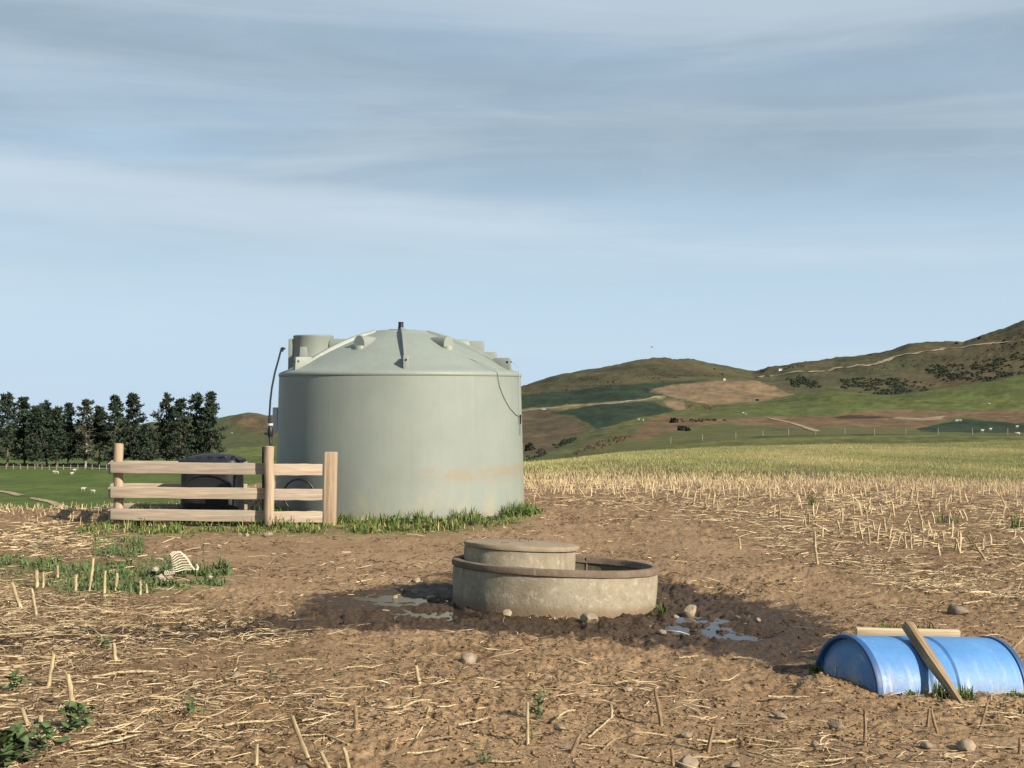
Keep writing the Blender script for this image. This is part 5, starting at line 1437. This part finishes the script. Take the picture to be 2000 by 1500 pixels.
# ------------------------------------------------------------------ pines
def pine(px, ty, by_, wpx, Yd, seed, label, dry=0.0, bare=0.12, lean=0.0):
    random.seed(seed); r_ = np.random.default_rng(seed)
    X = (px - 1000) / F * Yd; zb = float(base_z(X, Yd)[0]); H = (EYE - (ty - HZ) / F * Yd) - zb; W = wpx / F * Yd / 2 * 1.08
    tr = empty('pine_tree', (X, Yd, zb)); tag(tr, label, 'tree', 'pines in the shelter belt')
    mb = MB(); n = 9; pts = []; rad = []
    for k in range(n + 1):
        f_ = k / n; pts.append((lean * H * f_ + 0.12 * math.sin(k * 1.3 + seed), 0.1 * math.cos(k * 1.1 + seed), H * 0.97 * f_ - 0.3)); rad.append(0.27 * (1 - f_) ** 0.85 + 0.03)
    mb.tube(pts, rad, 7); mb.build('trunk', 'bark_pale' if dry > .3 else 'bark', tr, smooth=60)
    mbl = MB(); C = []; S = []
    nl = 92
    for k in range(nl):
        f_ = bare + (1 - bare) * (k + random.random()) / nl
        if f_ > 0.985: continue
        prof = (0.55 + 0.45 * math.sin(min(1, f_ / 0.45) * 1.57)) * (1 - max(0, (f_ - 0.35) / 0.68)) ** 0.62
        L = W * prof * random.uniform(0.28, 1.38); a = k * 2.39996 + random.uniform(-.5, .5)
        i = min(int(f_ * n), n - 1); q = f_ * n - i
        p0 = Vector(pts[i]).lerp(Vector(pts[i + 1]), q)
        rise = random.uniform(-0.05, 0.5) * L
        p1 = p0 + Vector((math.cos(a) * L * .55, math.sin(a) * L * .55, rise * .3)); p2 = p0 + Vector((math.cos(a) * L, math.sin(a) * L, rise))
        mbl.tube([p0, p1, p2], [0.07 * (1 - f_) + .025, .035, .015], 4, cap=False)
        if random.random() < 0.13 + dry * 0.35: continue
        m_ = 3 if L > 0.9 else 2
        for j in range(m_):
            g = 0.35 + 0.65 * (j + 1) / m_; C.append(p0.lerp(p1, g * 2) if g < .5 else p1.lerp(p2, g * 2 - 1)); S.append(random.uniform(0.55, 1.25) * (0.55 + 0.5 * (1 - f_)))
    for k in range(5): C.append(Vector(pts[-1]) + Vector((random.gauss(0, .25), random.gauss(0, .25), -random.random() * 1.6 + .2))); S.append(0.42)
    mbl.build('limbs', 'bark_pale' if dry > .3 else 'bark', tr)
    C = np.array([tuple(c) for c in C]); S = np.array(S); q = 15
    ctr = np.repeat(C, q, 0); ss = np.repeat(S, q)
    d = r_.normal(0, 1, (len(ctr), 3)); d /= np.linalg.norm(d, axis=1, keepdims=True); d[:, 2] *= 0.62
    pos = ctr + d * (ss * (0.35 + 0.65 * r_.random(len(ctr))))[:, None]
    t1 = d + r_.normal(0, .5, d.shape); t1[:, 2] += 0.45; t1 /= np.linalg.norm(t1, axis=1, keepdims=True)
    t2 = np.cross(t1, r_.normal(0, 1, d.shape)); t2 /= np.linalg.norm(t2, axis=1, keepdims=True)
    lw = 0.13 + .10 * r_.random(len(ctr)); ll = 0.42 + .34 * r_.random(len(ctr))
    V = np.stack([pos - t2 * lw[:, None], pos + t2 * lw[:, None], pos + t2 * (lw * .5)[:, None] + t1 * ll[:, None], pos - t2 * (lw * .5)[:, None] + t1 * ll[:, None]], 1)
    Fc = np.arange(len(ctr) * 4).reshape(-1, 4)
    sel = r_.random(len(ctr)) < dry * .6
    me = np_mesh('crown', V.reshape(-1, 3), Fc, False); me.materials.append(M['needles']); me.materials.append(M['needles_dry'])
    me.polygons.foreach_set('material_index', sel.astype(np.int32))
    link('crown', me, None, tr)


PINES = [(14, 764, 902, 62, 338, 'tall dense pine cut by the left edge'), (47, 772, 903, 52, 342, 'second pine from the left edge with broken top'), (72, 790, 903, 44, 336, 'short dense pine third from the left edge'), (91, 781, 903, 42, 345, 'pointed pine fourth from the left edge'),
         (112, 792, 904, 46, 339, 'short rounded pine right of the pointed one'), (134, 783, 904, 44, 343, 'open pine left of the half-bare pale trunked pine'), (168, 775, 904, 50, 338, 'half-bare pine with pale dead trunk', .55), (194, 790, 904, 38, 346, 'thin small pine right of the half-bare one', .15, .38),
         (224, 768, 904, 56, 337, 'tall conical dense pine left of the gap', 0, .05), (259, 764, 905, 54, 341, 'tall pine with long right hand branches beside the gap'), (284, 826, 905, 40, 333, 'low bushy pine at the right of the gap edge', 0, .05),
         (325, 765, 905, 54, 340, 'thinning pine first to the right of the gap', .28), (352, 773, 905, 54, 335, 'bushy pine second to the right of the gap'), (385, 764, 905, 60, 341, 'full dense pine third to the right of the gap', 0, .06), (411, 762, 905, 46, 336, 'rightmost tall pine above the black pump cover', 0, .05)]
for k, p in enumerate(PINES): pine(p[0], p[1], p[2], p[3], p[4], 100 + k * 7, p[5], *(p[6:]))

# ------------------------------------------------------------------ bushes and scrub on the far slopes
def bush(px, py, wpx, Yd, label, mat='scrub', hr=0.8):
    X = (px - 1000) / F * Yd; zb = float(base_z(X, Yd)[0]); r_ = np.random.default_rng(int(px + py)); s = wpx / F * Yd / 2
    o = empty('bush', (X, Yd, zb)); tag(o, label, 'bush')
    mb = MB()
    for k in range(4): a = k * 1.6; mb.tube([(0, 0, -.2), (math.cos(a) * s * .4, math.sin(a) * s * .4, s * hr * .8)], [s * .06, s * .02], 4)
    mb.build('stems', 'bark', o)
    n = 420; d = r_.normal(0, 1, (n, 3)); d /= np.linalg.norm(d, axis=1, keepdims=True); d[:, 2] = np.abs(d[:, 2])
    lump = 0.75 + 0.5 * np.array([mnoise.noise(Vector(tuple(q * 1.7)) + Vector((px, 0, 0))) for q in d])
    pos = d * (s * (0.55 + .45 * r_.random(n)) * lump)[:, None]; pos[:, 2] *= hr * 1.5
    t1 = r_.normal(0, 1, (n, 3)); t1 /= np.linalg.norm(t1, axis=1, keepdims=True); t2 = np.cross(t1, d); t2 /= np.linalg.norm(t2, axis=1, keepdims=True) + 1e-6
    L = s * .20
    V = np.stack([pos - t1 * L - t2 * L * .6, pos + t1 * L - t2 * L * .6, pos + t1 * L * .7 + t2 * L * .7, pos - t1 * L * .7 + t2 * L * .7], 1)
    link('foliage', np_mesh('foliage', V.reshape(-1, 3), np.arange(n * 4).reshape(-1, 4)), mat, o)


def visible_depth(px, py, d0, d1):
    """distance between d0 and d1 at which the land shows at that pixel"""
    Ys = np.linspace(d0, d1, 160); X = (px - 1000) / F * Ys; yy = HZ - F * (base_z(X, Ys) - EYE) / Ys
    i = int(np.argmin(np.abs(yy - py))); return float(Ys[i])


for (a, b, w, d0, d1, lab) in ((1316, 826, 20, 250, 600, 'round dark bush on the clay bank'), (1331, 841, 22, 200, 420, 'dark bush at the foot of the clay bank'), (1344, 842, 14, 200, 420, 'small dark bush right of the bank foot bush'), (1479, 783, 8, 400, 800, 'tiny dark bush at the edge of the tan field'), (1395, 722, 5, 900, 1290, 'single dark bush high on the far hill'),
                               (1913, 662, 10, 1000, 1300, 'lone bush on the right skyline'), (1962, 668, 9, 900, 1290, 'bush beside the upper end of the hill track'), (1868, 672, 8, 1000, 1290, 'bush below the hut on the right ridge'), (1700, 694, 5, 1100, 1300, 'tiny bush on the ridge left of the hut'), (1034, 880, 22, 150, 400, 'tall dark shrub in the gully by the tank edge')):
    bush(a, b, w, visible_depth(a, b, d0, d1), lab, hr=1.3 if a == 1034 else .8)

SCRUB = [([(1535, 742), (1560, 732), (1585, 738), (1605, 756), (1575, 764), (1540, 755)], 220, 4.2, 650, 1250, 'scrub'), ([(1640, 742), (1700, 738), (1830, 748), (1815, 764), (1740, 772), (1690, 768), (1640, 756)], 420, 4.2, 660, 1200, 'scrub'), ([(1800, 715), (1880, 712), (1990, 690), (2040, 700), (2040, 725), (1940, 742), (1870, 745), (1830, 740)], 620, 4.4, 680, 1250, 'scrub'),
         ([(1680, 712), (1900, 690), (1990, 665), (1990, 690), (1850, 720), (1700, 732)], 110, 2.6, 700, 1280, 'scrub'), ([(1950, 670), (2060, 615), (2060, 690), (1960, 680)], 170, 2.8, 800, 1290, 'scrub'), ([(1030, 770), (1100, 756), (1300, 735), (1420, 730), (1300, 742), (1060, 768)], 150, 2.4, 800, 1290, 'scrub'),
         ([(1110, 735), (1250, 716), (1340, 722), (1290, 736), (1120, 748)], 120, 2.2, 900, 1290, 'scrub_brown'), ([(1028, 892), (1060, 876), (1128, 853), (1128, 858), (1070, 884), (1040, 900), (1028, 902)], 170, 4.2, 150, 520, 'scrub'), ([(1100, 890), (1160, 868), (1215, 852), (1232, 853), (1220, 862), (1160, 880), (1105, 894)], 200, 4.6, 150, 480, 'scrub_brown'),
         ([(1330, 818), (1420, 818), (1420, 824), (1335, 826)], 60, 3.2, 250, 600, 'scrub'), ([(1335, 790), (1400, 792), (1390, 800), (1340, 798)], 60, 2.6, 350, 800, 'scrub_brown'), ([(-20, 896), (215, 898), (300, 900), (300, 908), (215, 908), (-20, 907)], 420, 5.5, 315, 360, 'scrub'),
         ([(1480, 724), (1560, 712), (1570, 718), (1490, 732)], 60, 2.4, 900, 1290, 'scrub'), ([(440, 820), (540, 818), (540, 850), (460, 850)], 40, 1.8, 600, 990, 'scrub_brown')]
ICO = bmesh.new(); bmesh.ops.create_icosphere(ICO, subdivisions=1, radius=1.0); ICO.verts.ensure_lookup_table()
icv = np.array([tuple(v.co) for v in ICO.verts]); icf = np.array([[v.index for v in f.verts] for f in ICO.faces]); ICO.free()
icv_n, icf_n = len(icv), len(icf)
acc = {'scrub': [], 'scrub_brown': []}
for (poly, n, wpx, d0, d1, mt) in SCRUB:
    xs = [p[0] for p in poly]; ys = [p[1] for p in poly]
    n = int(n * 1.7)
    a = rng.uniform(min(xs), max(xs), n * 5); b = rng.uniform(min(ys), max(ys), n * 5); k = (inpoly(a, b, poly) + 5 * fbm(a / 14, b / 4, 33, 3) > 0) & (rng.random(len(a)) < sstep(-.2, .25, fbm(a / 16, b / 5, 35, 3))); a, b = a[k][:n], b[k][:n]
    Ys = np.linspace(d0, d1, 70); Xg = (a[:, None] - 1000) / F * Ys[None]; YG = np.broadcast_to(Ys[None], Xg.shape)
    yy = HZ - F * (base_z(Xg, YG) - EYE) / YG; i = np.argmin(np.abs(yy - b[:, None]), 1); ok = np.abs(yy[np.arange(len(a)), i] - b) < 6
    acc[mt].append(np.stack([Xg[np.arange(len(a)), i], Ys[i], wpx / F * Ys[i] / 2 * rng.uniform(.45, 1.45, len(a))], 1)[ok])
for mt, L_ in acc.items():
    A = np.concatenate(L_); n = len(A); z = base_z(A[:, 0], A[:, 1])
    V = icv[None] * (1 + rng.normal(0, .22, (n, icv_n, 1))); V = V * A[:, 2][:, None, None] * np.array([1.15, 1.15, .8]); V += np.stack([A[:, 0], A[:, 1], z + A[:, 2] * .25], 1)[:, None, :]
    Fc = (icf[None] + (np.arange(n) * icv_n)[:, None, None]).reshape(-1, 3)
    tag(link('scrub', np_mesh('scrub', V.reshape(-1, 3), Fc, False), mt), label='dark scrub dotted over the far slopes' if mt == 'scrub' else 'brown scrub along the gully and far slopes', kind='stuff')


# ------------------------------------------------------------------ farm tracks drape over the land
def track(pts, d0, d1, wid, mat='track_clay', off=0.12, label=None):
    xs = np.linspace(0, len(pts) - 1, 140); px = np.interp(xs, range(len(pts)), [p[0] for p in pts]); py = np.interp(xs, range(len(pts)), [p[1] for p in pts])
    D = np.array([visible_depth(a, b, d0, d1) for a, b in zip(px, py)]); kk = np.ones(15) / 15
    D = np.convolve(np.pad(D, 7, mode='edge'), kk, 'valid'); X = (px - 1000) / F * D
    T = np.stack([np.gradient(X), np.gradient(D)], 1); T /= np.linalg.norm(T, axis=1, keepdims=True) + 1e-9; N = np.stack([-T[:, 1], T[:, 0]], 1)
    V = []
    for w in (-1, -.33, .33, 1):
        j = wid / 2 * w * (1 + 0.35 * fbm(np.arange(140) / 6.0, np.full(140, w), 181, 2)); xx = X + N[:, 0] * j; yy = D + N[:, 1] * j
        V.append(np.stack([xx, yy, base_z(xx, yy) + off], 1))
    V = np.stack(V, 1).reshape(-1, 3); i = (np.arange(139)[:, None] * 4 + np.arange(3)[None]).ravel()
    o = link('track', np_mesh('track', V, np.stack([i, i + 1, i + 5, i + 4], 1), True), mat); tag(o, label, kind='structure')


simple('track_clay', (0.27, 0.222, 0.145), 0.95, 0.25, 0.2, 0.2, 2, 0.1)
simple('line_dark', (0.020, 0.028, 0.013), 0.95, 0.25, 0.2, 0.2, 2, 0.1)
track([(1480, 739), (1530, 731), (1600, 724), (1690, 715), (1728, 707), (1742, 698), (1765, 693), (1790, 690), (1870, 679.5), (1930, 672), (1970, 669)], 700, 1290, 7.0, off=.5, label='pale farm track climbing the right hill')
track([(1500, 816.5), (1545, 826), (1600, 844)], 150, 650, 1.7, label='pale track slanting across the clay bank')
track([(1745, 816), (1800, 819), (1845, 814)], 200, 900, 2.6, label='pale spoil streak on the clay bank')
track([(-12, 959), (20, 963), (40, 969)], 150, 400, 1.6, label='pale sheep path at the left edge')
track([(58, 973), (100, 981), (140, 998)], 150, 400, 1.6, label='pale sheep path below the walking sheep')
track([(-100, 911), (60, 913), (215, 916), (420, 923)], 250, 420, 3.0, label='pale track along the foot of the pines')
track([(1020, 802), (1120, 793), (1215, 786), (1300, 774)], 400, 1290, 7.0, label='pale track between the two dark green fields')
track([(1470, 854.5), (1600, 850.5), (1750, 849), (1900, 850), (2060, 851)], 190, 300, 2.6, 'line_dark', label='thin dark line along the ground below the wire fence')  # dark ribbon laid along the fence line

# ------------------------------------------------------------------ sheep
def sheep_mesh():
    mb = MB()
    body = [(-0.52, .05), (-0.50, .16), (-0.40, .26), (-0.2, .30), (0.05, .30), (0.28, .29), (0.42, .24), (0.50, .16), (0.56, .12)]
    mb2 = MB(); mb2.lathe([(r, x) for (x, r) in body], 14); mb.add([(z, x * .92, y + .62) for (x, y, z) in mb2.v], mb2.f)
    mb.tube([(0.46, 0, .70), (0.62, 0, .84), (0.76, 0, .80), (0.86, 0, .70)], [.13, .11, .09, .05], 8)
    for s_ in (-1, 1):
        mb.tube([(0.66, s_ * .07, .86), (0.64, s_ * .19, .84)], [.04, .015], 5)
        for x in (-0.33, 0.30): mb.tube([(x, s_ * .14, .50), (x + .02, s_ * .14, .26), (x, s_ * .14, 0.0)], [.085, .045, .04], 6)
    me = mb.mesh('sheep', 60); me.materials.append(M['fleece']); return me


shm = sheep_mesh()
for (px, py, d0, d1, hd, lab) in ((162, 957, 180, 330, 0.2, 'larger white sheep walking in the open left paddock'), (182, 961, 180, 330, 3.0, 'smaller sheep to the right of the walking sheep in left paddock'), (106, 923, 220, 345, 0.1, 'left sheep of the pair at the back of the left paddock'), (112, 924, 220, 345, 2.8, 'right sheep of the pair at the back of the left paddock'), (145, 919, 220, 345, .5, 'sheep below the half-bare pine'), (140, 926, 220, 345, .9, 'far sheep just below and left of the one under the half-bare pine'),
                                  (1988, 849, 150, 330, 2.9, 'nearest sheep on the right behind the wire fence'), (1934, 839, 200, 420, .3, 'left sheep of those on the dark green strip'), (1918, 842, 200, 420, .2, 'leftmost lower sheep on the dark green strip'), (1986, 834, 250, 450, .2, 'small far sheep above the nearest right one'), (1932, 788, 450, 640, 0, 'sheep on the high green hill at right'),
                                  (1451, 806, 380, 600, 0, 'upper sheep on the green slope right of the dark bushes'), (1456, 809, 380, 600, 2, 'lower sheep on the green slope right of the dark bushes'), (453, 845, 650, 990, 0, 'pale sheep high on the left hillside'), (1247, 819, 300, 600, 0, 'first sheep on the slope below the dark green triangle'), (1256, 821, 300, 600, 1, 'second sheep on the slope below the dark green triangle')):
    Yd = visible_depth(px, py + 2, d0, d1); X = (px - 1000) / F * Yd
    o = link('sheep', shm, None, None, (X, Yd, float(base_z(X, Yd)[0]) - .02), (0, 0, hd)); o.scale = (.78, .78, .78); tag(o, lab, 'sheep', 'sheep in the paddocks')

# ------------------------------------------------------------------ far fences, huts, bird
def far_fence(name, pts, Hh, label, rad=0.09, wires=(0.35, 0.7, 1.0)):
    P_ = []
    for (px, Yd) in pts: X = (px - 1000) / F * Yd; P_.append(Vector((X, Yd, float(base_z(X, Yd)[0]))))
    o = empty(name, P_[0]); tag(o, label, 'fence')
    mb = MB(); mb.tube([(0, 0, -.2), (0, 0, Hh)], [rad, rad * .9], 7); me = mb.mesh('post', 50); me.materials.append(M['post_grey'])
    for p in P_: link('post', me, None, o, p - P_[0])
    for w in wires:
        mb = MB(); mb.tube([p - P_[0] + Vector((0, 0, Hh * w)) for p in P_], 0.004, 4); mb.build('wire', 'roof_iron', o)


far_fence('wire_fence', [(a, 245 + 0 * a) for a in (1310, 1372, 1437, 1490, 1540, 1593, 1650, 1708, 1769, 1832, 1899, 1968, 2040)], 1.35, 'wire fence with pale posts crossing the green rise at right', 0.07)
far_fence('wire_fence', [(a, 322) for a in range(-30, 330, 14)], 1.25, 'pale posts of the fence under the left pine row', 0.10)


def hut(px, py, wpx, hpx, d0, d1, label, wall, cat='hut', door=True):
    Yd = visible_depth(px, py, d0, d1); X = (px - 1000) / F * Yd; zb = float(base_z(X, Yd)[0]) - .3; w = wpx / F * Yd; hh = hpx / F * Yd
    o = empty('hut', (X, Yd, zb)); tag(o, label, cat)
    mb = MB(); mb.box((0, 0, hh * .4), (w, w * .7, hh * .8)); mb.build('wall', wall, o)
    mb = MB(); a, b, z0, z1 = w * .55, w * .42, hh * .78, hh * 1.15
    mb.add([(-a, -b, z0), (a, -b, z0), (a, 0, z1), (-a, 0, z1), (-a, b, z0), (a, b, z0), (-a, -b, z0 + .1), (a, -b, z0 + .1), (a, 0, z1 + .1), (-a, 0, z1 + .1), (-a, b, z0 + .1), (a, b, z0 + .1)],
           [(0, 1, 2, 3), (3, 2, 5, 4), (6, 9, 8, 7), (9, 10, 11, 8), (0, 6, 7, 1), (4, 5, 11, 10), (0, 3, 9, 6), (3, 4, 10, 9), (1, 7, 8, 2), (2, 8, 11, 5)]); mb.build('roof', 'roof_iron', o)
    mb = MB(); mb.box((w * .15, -w * .355, hh * .3), (w * .2, .06, hh * .6)); mb.build('door', 'hut_dark', o)


hut(1524, 724, 6, 5, 900, 1299, 'tiny white hut on the saddle of the right hill', 'white_paint')
hut(1852, 669.5, 13, 3.5, 1100, 1299.5, 'low dark hut on the right ridge line', 'hut_dark')
hut(1415, 743, 4, 4, 800, 1290, 'tiny white shed above the tan field', 'white_paint')
hut(1066, 799, 16, 2.6, 400, 1000, 'long low pale shed by the track near the tank edge', 'white_paint', 'shed')
hut(1871, 822, 12, 4, 250, 600, 'low pale shelter on the bank at right', 'white_paint', 'shelter')

Yb = 160.0; o = empty('bird', ((1273 - 1000) / F * Yb, Yb, EYE - (678 - HZ) / F * Yb)); tag(o, 'tiny dark bird flying above the far hill', 'bird')
mb = MB(); mb.tube([(-.16, 0, 0), (-.06, 0, .01), (.08, 0, .01), (.17, 0, .02)], [.012, .05, .045, .012], 8); mb.build('body', 'feather', o, smooth=60)
for s_ in (-1, 1):
    mb = MB(); mb.add([(.07, 0, .02), (.06, s_ * .16, .07), (-.02, s_ * .32, .05), (-.05, s_ * .15, .06), (-.06, 0, .02), (.07, 0, .028), (.06, s_ * .16, .078), (-.02, s_ * .32, .056), (-.05, s_ * .15, .068), (-.06, 0, .028)], [(0, 1, 3, 4), (1, 2, 3), (5, 9, 8, 6), (6, 8, 7), (0, 5, 6, 1), (1, 6, 7, 2), (2, 7, 8, 3), (3, 8, 9, 4)]); mb.build('wing', 'feather', o)
